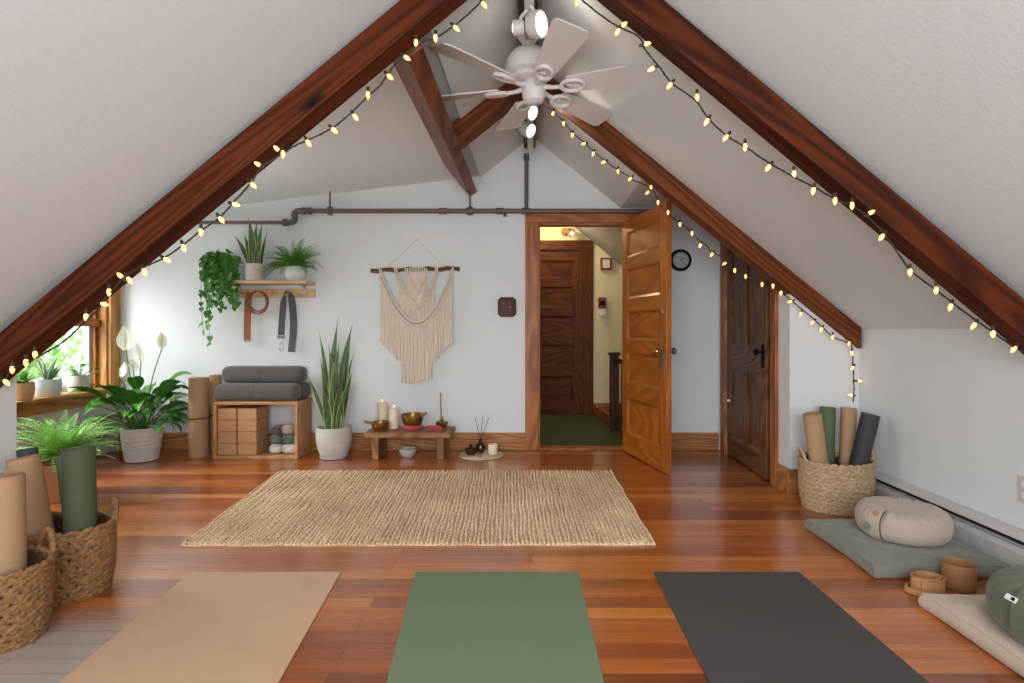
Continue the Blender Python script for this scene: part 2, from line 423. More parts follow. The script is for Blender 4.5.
# left window wall of the dormer
WY0, WY1, WZ0, WZ1 = 2.95, 4.885, .545, 1.78
m = MB(); m.bb(XL - .16, XL, 2.29, WY0, 0, 2.3); m.bb(XL - .16, XL, WY1, 5.0, 0, 2.3); m.bb(XL - .16, XL, WY0, WY1, 0, WZ0); m.bb(XL - .16, XL, WY0, WY1, WZ1, 2.3)
struct(m.build('wall_left', M['wall'], origin=(XL, 3.6, 0)))
# near knee wall on the left, the dormer cheek behind it
m = MB(); m.bb(-2.32, -2.2, -.8, 2.39, 0, 1.1); m.bb(XL - .16, -2.319, 2.27, 2.39, 0, 2.3)
m.prism([(-2.2, cz(2.2) + .03), (-.45, cz(.45) + .03), (-.45, 2.46), (-2.2, 2.26)], .08, 'y', 2.31)
struct(m.build('wall_left_knee', M['wall'], origin=(-2.2, 1, 0)))
# right knee wall
m = MB(); m.bb(XR, XR + .12, -.8, 3.66, 0, 1.16); m.bb(XR, XR + .12, 3.66, 5.0, 0, 2.3)
struct(m.build('wall_right', M['wall'], origin=(XR, 2, 0)))
# closet box under the slope on the right
CX, CY = 1.68, 3.65
KY0, KY1, KZ = 3.90, 4.83, 1.99
m = MB(); m.prism([(CX, 0), (XR, 0), (XR, cz(XR) + .05), (CX, cz(CX) + .05)], .1, 'y', CY)
m.bb(CX, CX + .1, CY + .1, KY0, 0, 2.2); m.bb(CX, CX + .1, KY1, YB, 0, 2.2); m.bb(CX, CX + .1, KY0, KY1, KZ, 2.2)
struct(m.build('wall_closet', M['wall'], origin=(CX, CY, 0)))
# rear gable behind the camera, with an opening added for fill light
m = MB(); m.bb(-2.3, -1.5, -.8, -.7, 0, 2.85); m.bb(1.5, 2.25, -.8, -.7, 0, 2.85); m.bb(-1.5, 1.5, -.8, -.7, 0, .5); m.bb(-1.5, 1.5, -.8, -.7, 1.9, 2.85)
struct(m.build('wall_rear', M['wall'], origin=(0, -.7, 0)))
# ceiling: two slopes, the dormer ceiling on the left, the flat soffit over the closet
FX = .79; FZ = cz(FX)
def slab(m, poly, y0, y1): m.prism(poly, y1 - y0, 'y', y0)
m = MB(); T = .12
slab(m, [(0, RZ), (-2.35, cz(2.35)), (-2.35, cz(2.35) + T), (0, RZ + T)], -.8, 2.39)
slab(m, [(0, RZ), (-.46, cz(.46)), (-.46, cz(.46) + T), (0, RZ + T)], 2.39, 5.0)
slab(m, [(-.44, 2.445), (-3.9, 2.04), (-3.9, 2.04 + T), (-.44, 2.445 + T)], 2.29, 5.0)
slab(m, [(0, RZ), (2.3, cz(2.3)), (2.3, cz(2.3) + T), (0, RZ + T)], -.8, 3.73)
slab(m, [(0, RZ), (FX, FZ), (FX, FZ + T), (0, RZ + T)], 3.73, 5.0)
m.bb(FX, 2.3, 3.68, 5.0, FZ, FZ + T)
m.prism([(FX, FZ - .01), (2.2, cz(2.2)), (2.2, FZ + .02), (FX, FZ + .02)], .07, 'y', 3.68)
struct(m.build('ceiling', M['wall'], origin=(0, 2, 2.8)))

# ------------------------------------------------------------------ rafters
def rafter(name, label, Yf, d, drop, side, xend, x0=0.02, mat='rafter', embed=.02, sl=SL):
    m = MB(); s = side
    cz = lambda x: RZ - sl * abs(x)
    poly = [(s * x0, cz(x0) + embed), (s * xend, cz(xend) + embed), (s * xend, cz(xend) - drop), (s * x0, cz(x0) - drop)]
    m.prism(poly, d, 'y', Yf, gdir=(s, 0, -SL))
    return tag(m.build(name, M[mat], bevel=.007, origin=(s * xend, Yf + d / 2, cz(xend) - drop)), label, 'beam')
rafter('roof_rafter', 'dark wooden rafter across the upper left, over the window', 2.2, .112, .152, -1, 2.195, embed=.0, sl=.83)
rafter('roof_rafter', 'long dark wooden rafter crossing the upper right corner of the ceiling', 2.2, .112, .152, 1, 2.125, embed=.0, sl=.83)
rafter('roof_rafter', 'far wooden rafter slanting down over the open door and closet', 3.60, .125, .135, 1, 2.12, mat='farrafter')
m = MB(); m.prism([(-.02, RZ - .03), (-.51, cz(.51) + .02), (-.51, cz(.51) - .155), (-.02, RZ - .175)], .13, 'y', 3.60, gdir=(1, 0, SL))
tag(m.build('roof_rafter', M['farrafter'], bevel=.007), 'short wooden rafter behind the fan, between ridge and header beam', 'beam')
# header beam where the dormer ceiling meets the slope
m = MB()
A = [(-.5155, 2.315, 2.189), (-.4495, 2.315, 2.2424), (-.649, 2.315, 2.488), (-.715, 2.315, 2.435)]
B = [(-.545, 4.90, 2.235), (-.485, 4.97, 2.295), (-.67, 4.97, 2.49), (-.74, 4.5, 2.44)]
gd = lambda p: (p[1], p[0], p[2])
m.add(A + B, [(0, 3, 2, 1), (4, 5, 6, 7), (0, 1, 5, 4), (1, 2, 6, 5), (2, 3, 7, 6), (3, 0, 4, 7)], [gd(p) for p in A + B], False)
tag(m.build('header_beam', M['header'], bevel=.005), 'reddish wooden header beam running back from the near left rafter to the wall', 'beam')
m = MB(); m.box((-.02, 3.0, 2.76), (.10, 3.95, .15), axis=1)
tag(m.build('ridge_beam', M['ridge'], bevel=.005), 'dark ridge beam along the peak above the track lights', 'beam')

# ------------------------------------------------------------------ trims and baseboards
m = MB(); h = .155
m.bb(-3.68, DX0 - .115, YB - .022, YB, 0, h); struct(m.build('baseboard_back', M['base'], bevel=.004, origin=(-2, YB, 0)))
m = MB(); m.bb(DX1 + .11, CX - .02, YB - .022, YB, 0, h); struct(m.build('baseboard_back', M['base'], bevel=.004, origin=(1.3, YB, 0)))
m = MB(); m.bb(CX - .022, CX, CY, KY0 - .086, 0, .165, axis=1); m.bb(CX - .022, XR, CY - .022, CY, 0, .165); struct(m.build('baseboard_right', M['base'], bevel=.004, origin=(CX, CY, 0)))
m = MB(); w = .115
m.bb(DX0 - w, DX0, YB - .025, YB, 0, DZ, axis=2); m.bb(DX1, DX1 + w, YB - .025, YB, 0, DZ, axis=2); m.bb(DX0 - w, DX1 + w, YB - .03, YB, DZ, DZ + .105)
m.bb(DX0 - .001, DX0 + .018, YB, YB + .1, 0, DZ, axis=2); m.bb(DX1 - .018, DX1 + .001, YB, YB + .1, 0, DZ, axis=2); m.bb(DX0, DX1, YB, YB + .1, DZ - .018, DZ)
m.bb(DX0 + .018, DX1 - .018, YB - .01, YB + .12, 0, .014)
struct(m.build('trim_1', M['casing'], bevel=.004, origin=(.45, YB, 0)))
m = MB(); m.bb(CX - .024, CX, KY0 - .085, KY0, 0, KZ, axis=2); m.bb(CX - .024, CX, KY1, KY1 + .1, 0, KZ, axis=2); m.bb(CX - .024, CX, KY0 - .085, KY1 + .1, KZ, KZ + .1, axis=1)
m.bb(CX, CX + .1, KY0, KY0 + .016, 0, KZ, axis=2); m.bb(CX, CX + .1, KY1 - .016, KY1, 0, KZ, axis=2); m.bb(CX, CX + .1, KY0, KY1, KZ - .016, KZ, axis=1)
struct(m.build('trim_2', M['casing'], bevel=.004, origin=(CX, 4.4, 0)))

# ------------------------------------------------------------------ panelled doors
def door_mesh(w, h, t, panels, stile=.105, rec=.014, mould=.022):
    """door in its own frame: x 0..w, y thickness about 0, z 0..h; panels = [(x0, x1, z0, z1)] fractions of w/h in metres"""
    m = MB(); hy = t / 2
    xs = sorted({0.0, w} | {round(p[0], 4) for p in panels} | {round(p[1], 4) for p in panels})
    # core
    m.box((w / 2, 0, h / 2), (w - .002, t - 2 * rec, h - .002), axis=2)
    # stiles and rails: everything outside the panels, by rows
    m.box((stile / 2, 0, h / 2), (stile, t, h), axis=2); m.box((w - stile / 2, 0, h / 2), (stile, t, h), axis=2)
    rows = sorted({(p[2], p[3]) for p in panels}); z = 0
    for a, b in rows + [(h, h)]:
        if a > z: m.box((w / 2, 0, (z + a) / 2), (w - 2 * stile, t, a - z), axis=0)
        cols = sorted((p[0], p[1]) for p in panels if (p[2], p[3]) == (a, b)); x = stile
        for c0, c1 in cols:
            if c0 > x + .001: m.box(((x + c0) / 2, 0, (a + b) / 2), (c0 - x, t, b - a), axis=2)
            x = c1
        z = b
    for x0, x1, z0, z1 in panels:
        horiz = (x1 - x0) > (z1 - z0)
        for sg in (-1, 1):
            y0 = sg * (hy - rec)
            # sloped moulding between frame and field
            e = mould; o = sg * hy
            q = [(x0, o, z0), (x1, o, z0), (x1, o, z1), (x0, o, z1)]
            r = [(x0 + e, y0 + sg * .001, z0 + e), (x1 - e, y0 + sg * .001, z0 + e), (x1 - e, y0 + sg * .001, z1 - e), (x0 + e, y0 + sg * .001, z1 - e)]
            og = R.uniform(-9, 9)
            for k in range(4):
                vs = [q[k], q[(k + 1) % 4], r[(k + 1) % 4], r[k]]
                gs = [(v[0] + og, v[2], 0) if k % 2 == 0 else (v[2] + og, v[0], 0) for v in vs]
                m.add(vs, [(0, 1, 2, 3) if sg < 0 else (3, 2, 1, 0)], gs, False)
            f = [(v[0], y0 + sg * .003, v[2]) for v in r]
            gs = [(v[0] + og * 3, v[2] * .8, og) if horiz else (v[2] + og * 3, v[0] * .8, og) for v in f]
            m.add(f, [(0, 1, 2, 3) if sg < 0 else (3, 2, 1, 0)], gs, False)
    return m
def place(m, M4):
    m.v = [M4 @ v for v in m.v]; return m
def five(w, h, st=.11):
    fr = [(.085, .235), (.30, .43), (.485, .605), (.66, .785), (.838, .945)]
    return [(st, w - st, a * h, b * h) for a, b in fr]
def knob(name, parent, c, d, r=.026, mat='brassd', plate=None, platemat='iron'):
    """d: outward direction"""
    Mx = frame(d); m = MB()
    m.lathe([(r * 1.05, 0), (r * 1.05, .004), (r * .4, .008), (r * .35, .03), (r * .8, .036), (r, .048), (r * .85, .06), (r * .3, .066), (.001, .067)], c, 16, Mx)
    k = m.build(name, M[mat], parent)
    return k
# entrance door, standing open into the room
W1, H1 = .845, 2.008
hin = Vector((.818, 4.955, .012)); lead = Vector((1.012, 4.125, .012)); ang = math.atan2(lead.y - hin.y, lead.x - hin.x)
M4 = Matrix.Translation(hin) @ Matrix.Rotation(ang, 4, 'Z')
d1 = place(door_mesh(W1, H1, .042, five(W1, H1)), M4).build('door_1', M['door'], bevel=.002, origin=hin); struct(d1)
def dloc(x, y, z): return M4 @ Vector((x, y, z))
nrm = (M4.to_3x3() @ Vector((0, -1, 0)))
for sg in (1, -1):
    n_ = nrm * sg
    m = MB(); c = dloc(W1 - .065, -sg * .023, .86); m.box(c, (.045, .006, .17), M4.to_3x3()); m.build('lock_plate', M['iron'], d1, bevel=.002)
    knob('door_knob', d1, dloc(W1 - .065, -sg * .024, .90), n_, .028, 'brassd' if sg > 0 else 'iron')
    m = MB(); m.lathe([(.02, 0), (.02, .006), (.014, .01), (.012, .012 if sg > 0 else .022), (.001, .013 if sg > 0 else .024)], dloc(W1 - .06, -sg * .021, 1.19), 16, frame(n_)); m.build('lock_cylinder', M['steel' if sg > 0 else 'iron'], d1)
for z in (.25, 1.0, 1.75):
    m = MB(); m.tube([hin + Vector((-.012, -.012, z - .045)), hin + Vector((-.012, -.012, z + .045))], .008, 8); m.build('hinge', M['iron'], d1)
# closet door, ajar by a hand
W2, H2 = .905, 1.955
h2 = Vector((CX + .02, KY1 - .012, .012)); a2 = math.radians(-90 - 1.6)
M4b = Matrix.Translation(h2) @ Matrix.Rotation(a2, 4, 'Z'); st = .115; mid = W2 / 2
pn = [(st, mid - .045, .16, .74), (mid + .045, W2 - st, .16, .74), (st, mid - .045, .93, H2 - .14), (mid + .045, W2 - st, .93, H2 - .14)]
W2 = .86
pn = [(st, W2 / 2 - .045, .16, .74), (W2 / 2 + .045, W2 - st, .16, .74), (st, W2 / 2 - .045, .93, H2 - .14), (W2 / 2 + .045, W2 - st, .93, H2 - .14)]
d2 = place(door_mesh(W2, H2, .04, pn, st), M4b).build('door_2', M['closet'], bevel=.002, origin=h2); struct(d2)
nb = M4b.to_3x3() @ Vector((0, -1, 0))
m = MB(); m.box(M4b @ Vector((W2 - .06, -.022, .87)), (.05, .006, .17), M4b.to_3x3()); m.build('lock_plate', M['black'], d2, bevel=.002)
knob('door_knob', d2, M4b @ Vector((W2 - .06, -.023, .90)), nb, .028, 'black')
m = MB(); m.lathe([(.011, 0), (.012, .02), (.009, .026), (.001, .027)], M4b @ Vector((.07, -.021, .46)), 12, frame(nb)); m.build('small_knob', M['white'], d2)
for z in (.3, 1.6):
    m = MB(); m.box(M4b @ Vector((.02, -.022, z)), (.035, .004, .09), M4b.to_3x3()); m.build('hinge', M['iron'], d2)
# strike plate on the closet jamb
m = MB(); m.bb(CX - .001, CX + .045, KY0 + .015, KY0 + .018, .80, .97); struct(m.build('trim_3', M['black']))

# ------------------------------------------------------------------ the window in the dormer
m = MB(); o = .028
m.bb(XL, XL + o, WY1, YB - .002, .44, WZ1 + .1, axis=2); m.bb(XL, XL + o, WY0 - .11, WY0, .44, WZ1 + .1, axis=2); m.bb(XL, XL + o, WY0 - .11, YB - .002, WZ1, WZ1 + .1, axis=1)
m.bb(XL - .16, XL, WY1 - .018, WY1, WZ0, WZ1, axis=2); m.bb(XL - .16, XL, WY0, WY0 + .018, WZ0, WZ1, axis=2); m.bb(XL - .16, XL, WY0, WY1, WZ1 - .018, WZ1, axis=1)
wf = m.build('window_1', M['pine'], bevel=.003, origin=(XL, 3.9, .5)); struct(wf)
m = MB(); m.bb(XL - .16, XL + .115, WY0 - .10, WY1 + .06, WZ0 - .004, WZ0 + .024, axis=1); m.build('window_sill', M['pine'], wf, bevel=.006)
m = MB(); m.bb(XL, XL + .026, WY0 - .08, WY1 + .03, WZ0 - .105, WZ0 - .004, axis=1); m.build('apron', M['pine'], wf, bevel=.003)
# two casement sashes
ym = 4.02
for y0, y1 in ((WY0 + .018, ym), (ym, WY1 - .018)):
    m = MB(); s_ = .058; x0, x1 = XL - .145, XL - .105
    m.bb(x0, x1, y0, y0 + s_, WZ0 + .024, WZ1 - .018); m.bb(x0, x1, y1 - s_, y1, WZ0 + .024, WZ1 - .018); m.bb(x0, x1, y0, y1, WZ0 + .024, WZ0 + .07); m.bb(x0, x1, y0, y1, WZ1 - .08, WZ1 - .018)
    sh = m.build('sash', M['sash'], wf, bevel=.003)
    m = MB(); m.bb(XL - .127, XL - .123, y0 + s_ - .005, y1 - s_ + .005, WZ0 + .065, WZ1 - .075); m.build('pane', M['glass'], sh)
m = MB(); m.bb(XL - .10, XL - .07, WY1 - .05, WY1 - .018, WZ0 + .024, WZ1, axis=2); m.bb(XL - .10, XL - .07, WY0 + .018, WY0 + .05, WZ0 + .024, WZ1, axis=2); m.build('stop', M['casing'], wf, bevel=.003)
m = MB(); m.bb(XL - .104, XL - .05, WY0 + .02, WY1 - .02, 1.10, 1.165, axis=1); m.build('head_rail', M['casing'], wf, bevel=.004)
# unseen window frame behind the camera, added around the fill light
m = MB(); x = 1.5
for a, b in ((-x, -x + .07), (-.035, .035), (x - .07, x)): m.bb(a, b, -.79, -.73, .5, 1.9, axis=2)
m.bb(-x, x, -.79, -.73, .5, .57); m.bb(-x, x, -.79, -.73, 1.83, 1.9); struct(m.build('added_rear_window', M['casing'], bevel=.003))

# ------------------------------------------------------------------ hall behind the door
HY = 7.05
m = MB(); m.bb(-.9, 1.9, YB + .1, HY + .3, -.12, .002); struct(m.build('floor_hall', M['carpet'], origin=(.5, 6, 0)))
m = MB(); hx0, hx1, hz = -.26, .655, 2.075
m.bb(-.9, hx0, HY, HY + .1, 0, 3); m.bb(hx0, hx1, HY, HY + .1, hz, 3); m.bb(hx1, 1.9, HY, HY + .1, 0, 3); m.bb(-.95, -.9, YB + .1, HY + .1, 0, 3); m.bb(1.9, 1.95, YB + .1, HY + .1, 0, 3)
struct(m.build('wall_hall', M['cream'], origin=(.5, HY, 0)))
m = MB(); zc = lambda x: 2.385 - .835 * (x - .516)
m.prism([(.33, zc(.33)), (1.95, zc(1.95)), (1.95, zc(1.95) + .1), (.33, zc(.33) + .1)], HY - 5.12, 'y', 5.12)
struct(m.build('ceiling_hall_slope', M['hallsoffit'], origin=(1, 6, 2)))
m = MB(); m.bb(-.95, 1.95, YB + .1, HY + .1, 2.60, 2.7); struct(m.build('ceiling_hall', M['cream']))
m = MB(); m.bb(hx1, hx1 + .115, HY - .025, HY, 0, hz, axis=2); m.bb(hx0 - .115, hx0, HY - .025, HY, 0, hz, axis=2); m.bb(hx0 - .115, hx1 + .115, HY - .03, HY, hz, hz + .12)
m.bb(hx1 - .018, hx1, HY - .0, HY + .06, 0, hz, axis=2); m.bb(hx0, hx1, HY, HY + .06, hz - .018, hz)
struct(m.build('trim_4', M['halldoor'], bevel=.004, origin=(.4, HY, 0)))
W3, H3 = hx1 - hx0 - .04, hz - .025
M4c = Matrix.Translation((hx0 + .02, HY + .03, .003)); d3 = place(door_mesh(W3, H3, .042, five(W3, H3, .12), .12), M4c).build('door_3', M['halldoor'], bevel=.002, origin=(hx0, HY, 0)); struct(d3)
m = MB(); m.bb(hx1 + .115, 1.9, HY - .02, HY, 0, .15); struct(m.build('baseboard_hall', M['casing'], bevel=.004))
m = MB(); m.prism([(.775, HY - .02), (.80, HY - .02), (.915, 6.05), (.885, 6.05)], .12, 'z', .002, gdir=(.1, 1, 0)); struct(m.build('trim_5', M['casing'], bevel=.004))
# ================================================================== THINGS
# ---- newel, handrail and balusters of the hall stair
t = thing('stair_railing', 'dark wooden newel post and railing in the hall behind the open door', 'railing', (.88, 6.0, 0))
m = MB(); m.bb(.835, .925, 5.955, 6.045, .003, .80, axis=2); m.bb(.82, .94, 5.94, 6.06, .80, .83); m.build('newel_post', M['darkwood'], t, bevel=.004)
m = MB(); m.box((1.03, 5.62, .74), (.80, .06, .05), Matrix.Rotation(math.atan2(-.78, .30), 3, 'Z')); m.build('handrail', M['darkwood'], t, bevel=.006)
m = MB(); m.box((1.03, 5.62, .09), (.80, .05, .05), Matrix.Rotation(math.atan2(-.78, .30), 3, 'Z')); m.build('bottom_rail', M['darkwood'], t, bevel=.004)
for k in range(4):
    f = (k + 1) / 5; m = MB(); m.bb(.89 + .28 * f - .014, .89 + .28 * f + .014, 5.99 - .74 * f - .014, 5.99 - .74 * f + .014, .11, .72, axis=2); m.build('baluster', M['darkwood'], t)
# ---- alarm boxes and spot lamp in the hall
c = P(606, 264, HY - .03); k = (HY - .03) / FL
t = thing('alarm_sign', 'square red framed sign with white face on the hall wall', 'alarm', c)
m = MB(); m.bb(c.x - 5.5 * k, c.x + 5.5 * k, HY - .06, HY - .001, c.z - 6 * k, c.z + 6 * k); m.build('case', M['red'], t, bevel=.004)
m = MB(); m.bb(c.x - 3.6 * k, c.x + 3.6 * k, HY - .063, HY - .058, c.z - 4.2 * k, c.z + 4.2 * k); m.build('face', M['white'], t)
c = P(602, 303.5, HY - .03)
t = thing('alarm_horn', 'dark red wall alarm with pale base, lower on the hall wall', 'alarm', c)
m = MB(); m.bb(c.x - 4 * k, c.x + 4 * k, HY - .065, HY - .001, c.z - 5 * k, c.z + 6 * k); m.build('case', M['red'], t, bevel=.005)
m = MB(); m.bb(c.x - 2.6 * k, c.x + 2.6 * k, HY - .068, HY - .06, c.z - 2 * k, c.z + 2.5 * k); m.build('grille', M['black'], t)
m = MB(); m.bb(c.x - 3.4 * k, c.x + 3.4 * k, HY - .05, HY - .001, c.z - 10 * k, c.z - 5 * k); m.lathe([(.035, -.02), (.04, 0), (.02, .02)], (c.x, HY - .05, c.z - 11 * k), 12, None, True, True); m.build('strobe_base', M['white'], t)
c = P(570, 232, 6.85)
t = thing('spot_lamp', 'small brass spot lamp high on the hall wall', 'lamp', c)
m = MB(); m.tube([(c.x - .05, HY - .002, c.z + .03), (c.x - .03, 6.95, c.z + .03), c], .012, 8); m.lathe([(.05, 0), (.05, .012), (.02, .02)], (c.x - .05, HY - .022, c.z + .03), 12, frame((0, 1, 0))); m.build('arm', M['brassd'], t)
m = MB(); m.lathe([(.02, -.05), (.035, -.03), (.05, .04), (.046, .04), (.03, -.02)], c, 16, frame((.6, -.5, -.55))); m.build('shade', M['brassd'], t)
m = MB(); m.ball(c + Vector((.6, -.5, -.55)) * .02, .025); m.build('bulb', M['lamp'], t)

# ---- wall clock
c = P(681.0, 260, 4.97)
t = thing('wall_clock', 'round black wall clock with grey dial beside the open door', 'clock', c)
Mx = frame((0, -1, 0)); r = .097
m = MB(); m.lathe([(r - .02, 0), (r, 0), (r + .002, .015), (r - .006, .034), (r - .022, .036), (r - .026, .026)], c + Vector((0, .028, 0)), 40, Mx, False, False); m.build('case', M['black'], t)
m = MB(); m.lathe([(r - .01, 0), (r - .01, .018), (.001, .018)], c + Vector((0, .028, 0)), 40, Mx); m.build('dial', M['clockface'], t, flat=True)
for i in range(12):
    m = MB()
    a = i * PI / 6; rr = r - .036
    for dd in ((0,) if i % 3 else (-.003, .003)):
        m.box(c + Vector((math.sin(a) * rr + math.cos(a) * dd, .0085, math.cos(a) * rr - math.sin(a) * dd)), (.003, .002, .011), Matrix.Rotation(a, 3, 'Y'))
    m.build('hour_mark', M['black'], t)
for nm, a, L, w in (('hour_hand', math.radians(62), .038, .006), ('minute_hand', math.radians(128), .055, .004)):
    m = MB(); m.box(c + Vector((math.sin(a) * L * .42, .006, math.cos(a) * L * .42)), (w, .002, L), Matrix.Rotation(a, 3, 'Y')); m.build(nm, M['black'], t)

# ---- sprinkler pipe along the back wall
py = 4.93
t = thing('sprinkler_pipe', 'brownish sprinkler pipe running along the back wall above the door', 'pipe', P(470, 211, py))
def pp(x, y): return P(x, y, py)
m = MB(); m.tube([pp(297, 211), pp(655, 211)], .021, 12); m.build('main_pipe', M['pipe'], t)
m = MB(); m.tube([pp(150, 222.5), pp(290, 222.5)], .016, 12); m.build('branch_pipe', M['pipe'], t)
m = MB(); m.tube(smoothpts([pp(303, 211), pp(297, 211.3), pp(294.5, 214), pp(294.5, 219.5), pp(292, 222), pp(286, 222.5)], 4), .026, 12)
for x, w in ((304, 2), (285.5, 2), (310, 1.5)): m.tube([pp(x - w, 211 if x > 300 else 222.5), pp(x + w, 211 if x > 300 else 222.5)], .032, 12)
m.build('elbow', M['iron'], t)
for x in (443, 470, 500, 526):
    m = MB(); m.tube([pp(x - 4, 211), pp(x + 4, 211)], .028, 12); m.build('coupling', M['pipe' if x < 450 else 'iron'], t)
m = MB(); m.tube([pp(526.5, 211), pp(526.5, 157)], .017, 12); m.tube([pp(526.5, 160), pp(526.5, 154)], .026, 12); m.build('riser', M['iron'], t)
for x, y1 in ((330, 189), (470, 194)):
    m = MB(); m.tube([pp(x, 211), pp(x, y1)], .008, 8); m.tube([pp(x, 207), pp(x, 215)], .024, 10); m.lathe([(.022, 0), (.022, .012)], pp(x, y1), 12, None, True, True); m.build('hanger', M['iron'], t)
m = MB(); m.lathe([(.012, .03), (.012, .012), (.02, .01), (.004, 0), (.018, -.004)], pp(505, 216), 12, None, True, True); m.build('sprinkler_head', M['iron'], t)

# ---- ceiling fan
fc = Vector((.009, 3.05, 2.39))
t = thing('ceiling_fan', 'white six-bladed ceiling fan hanging from the ridge', 'ceiling fan', fc)
m = MB(); m.tube([fc + Vector((-.03, 0, .16)), (fc.x - .03, fc.y, 2.69)], .017, 12); m.lathe([(.02, -.08), (.06, -.02), (.065, .0)], (fc.x - .03, fc.y, 2.685), 20, None, True, True); m.build('downrod', M['fanwhite'], t)
m = MB(); m.lathe([(.02, .19), (.06, .185), (.10, .165), (.128, .125), (.135, .085), (.132, .05), (.10, .035), (.098, .02), (.075, .012), (.001, .010)], fc + Vector((-.02, 0, .02)), 36); m.build('motor_housing', M['fanwhite'], t)
m = MB(); m.lathe([(.055, .03), (.062, .01), (.062, -.05), (.055, -.075), (.035, -.088), (.001, -.09)], fc, 28); m.build('switch_cup', M['fanwhite'], t)
m = MB(); m.tube([fc + Vector((.05, -.03, -.06)), fc + Vector((.05, -.03, -.20))], .0015, 5); m.build('pull_chain', M['brassd'], t)
PITCH = math.radians(-15)
for k in range(6):
    a = math.radians(-75 + 60 * k); Rz = Matrix.Rotation(a, 3, 'Z'); Rp = Matrix.Rotation(PITCH, 3, 'X')
    def bl(x, y, z): return Rz @ (Rp @ Vector((0, y, z)) + Vector((x, 0, 0))) + fc
    out = []; n = 7; r0, r1, w0, w1 = .19, .648, .056, .087
    for i in range(n + 1): out.append((r0 + (r1 - .04 - r0) * i / n, w0 + (w1 - w0) * i / n))
    for i in range(1, 6): q = i / 5 * PI / 2; out.append((r1 - .04 + .04 * math.sin(q), w1 * (1 - .30 * (1 - math.cos(q))))) 
    ol = [(x, y) for x, y in out] + [(x, -y) for x, y in reversed(out)]
    top = [bl(x, y, .004) for x, y in ol]; bot = [bl(x, y, -.004) for x, y in ol]
    m = MB(); N = len(ol); m.add(top + bot, [tuple(range(N)), tuple(range(2 * N - 1, N - 1, -1))] + [(i, i + N, (i + 1) % N + N, (i + 1) % N) for i in range(N)], None, False)
    b = m.build('blade', M['fanwhite'], t)
    m = MB(); ring = [bl(.215 + .062 * math.cos(q), .043 * math.sin(q), -.014) for q in [2 * PI * i / 24 for i in range(24)]]
    m.tube(ring, .011, 8, closed=True)
    m.tube([bl(.05, 0, .0), bl(.11, .0, -.012), bl(.16, 0, -.014)], [.016, .011, .012], 8)
    m.ball(bl(.20, 0, -.012), (.02, .02, .008)); m.build('blade_iron', M['fanwhite'], b)

# ---- track lights on the ridge beam
t = thing('track_light', 'white track light with four heads mounted along the ridge', 'light', (-.015, 3.6, 2.66))
m = MB(); m.bb(-.037, .011, 2.35, 4.93, 2.632, 2.684); m.build('track', M['fanwhite'], t, bevel=.003)
def head(px, py, Y, d, r=.045, L=.12):
    c = P(px, py, Y); d = Vector(d).normalized(); Mx = frame(d)
    m = MB(); m.lathe([(.02, -L), (r * .86, -L), (r * .94, -L + .01), (r, -.02), (r, 0), (r * .86, 0), (r * .84, -.012)], c, 24, Mx, True, False)
    m.tube([c - d * L * .6, Vector((c.x * .5 - .0075, c.y, 2.60)), Vector((-.015, c.y, 2.645))], .009, 8); h = m.build('lamp_head', M['fanwhite'], t)
    m = MB(); m.lathe([(r * .86, -.004), (r * .6, .002), (.001, .004)], c, 24, Mx, False, False); m.build('lens', M['lamp'], h)
    return c, d
HEADS = [head(513, 28, 2.74, (-1, .05, -.02), .036, .055), head(541.5, 24, 2.70, (.82, -.5, -.15), .064, .06), head(533, 113, 3.72, (.72, -.5, -.42), .052, .09), head(531, 131, 4.05, (.68, -.5, -.45), .052, .09)]

# ---- string lights
bulb_me = None
def string_lights(label, cord, bulbs, Y):
    global bulb_me
    t = thing('string_lights', label, 'string lights', P(*cord[len(cord) // 2], Y))
    pts = smoothpts([P(x, y, Y) for x, y in cord], 5); m = MB()
    m.tube(pts, .0032, 6)
    tw = []
    for i, p in enumerate(pts):
        a = i * 1.7; tw.append(p + Vector((.004 * math.cos(a), .003 * math.sin(a), .004 * math.sin(a))))
    m.tube(tw, .0022, 5); m.build('cord', M['wire'], t)
    for x, y in bulbs:
        b = P(x, y, Y); q = min(pts, key=lambda p: (p - b).length); d = b - q
        if d.length < .012: d = Vector((0, 0, -.02))
        dn = d.normalized(); s0 = b - dn * .016
        Mx = frame(dn)
        m = MB(); m.lathe([(.0045, -.004), (.0072, .005), (.0082, .011), (.0072, .018), (.0042, .025), (.001, .029)], s0, 10, Mx); bo = m.build('bulb', M['bulb'], t)
        m = MB(); m.lathe([(.0035, -.020), (.0062, -.016), (.0062, .0), (.004, .001)], s0, 8, Mx, True, True)
        if (q - s0).length > .015: m.tube([q, s0 - dn * .014], .0022, 5)
        m.build('socket', M['socket'], bo)
    return t
string_lights('warm string lights along the left rafter towards the window',
  [(500, -14), (481.6, 1), (471.6, 11), (454, 26), (434, 38.6), (424, 41), (404, 56), (397, 62), (389.5, 72), (379.5, 86), (368, 96), (352, 112), (332, 128), (307, 140.6), (295, 145.6), (282, 154), (262, 167), (251, 183), (235.5, 200), (219.7, 217.5), (201, 230.7), (182.8, 245), (164, 258), (146, 266), (130, 273), (114, 288.6), (104, 300), (98.4, 309), (84.4, 322), (75.6, 331), (61.5, 343), (42, 354.7), (26.4, 362.6), (14, 368), (7, 376), (0, 387), (-10, 395)],
  [(484.6, 5.5), (457, 29), (435.5, 39), (416, 44), (407.7, 58.5), (390.7, 77.6), (368, 96), (356, 118), (335, 131), (309, 144), (283, 155), (276, 148), (257, 163.7), (254, 186), (236.8, 204.8), (222, 220.6), (201, 233), (184, 248.6), (168, 260.4), (145, 272.8), (130, 281), (119.5, 275), (109, 293), (105.4, 304.6), (86, 318), (35, 355.5), (26, 363.5), (12.3, 370.5), (7, 383)], 2.178)
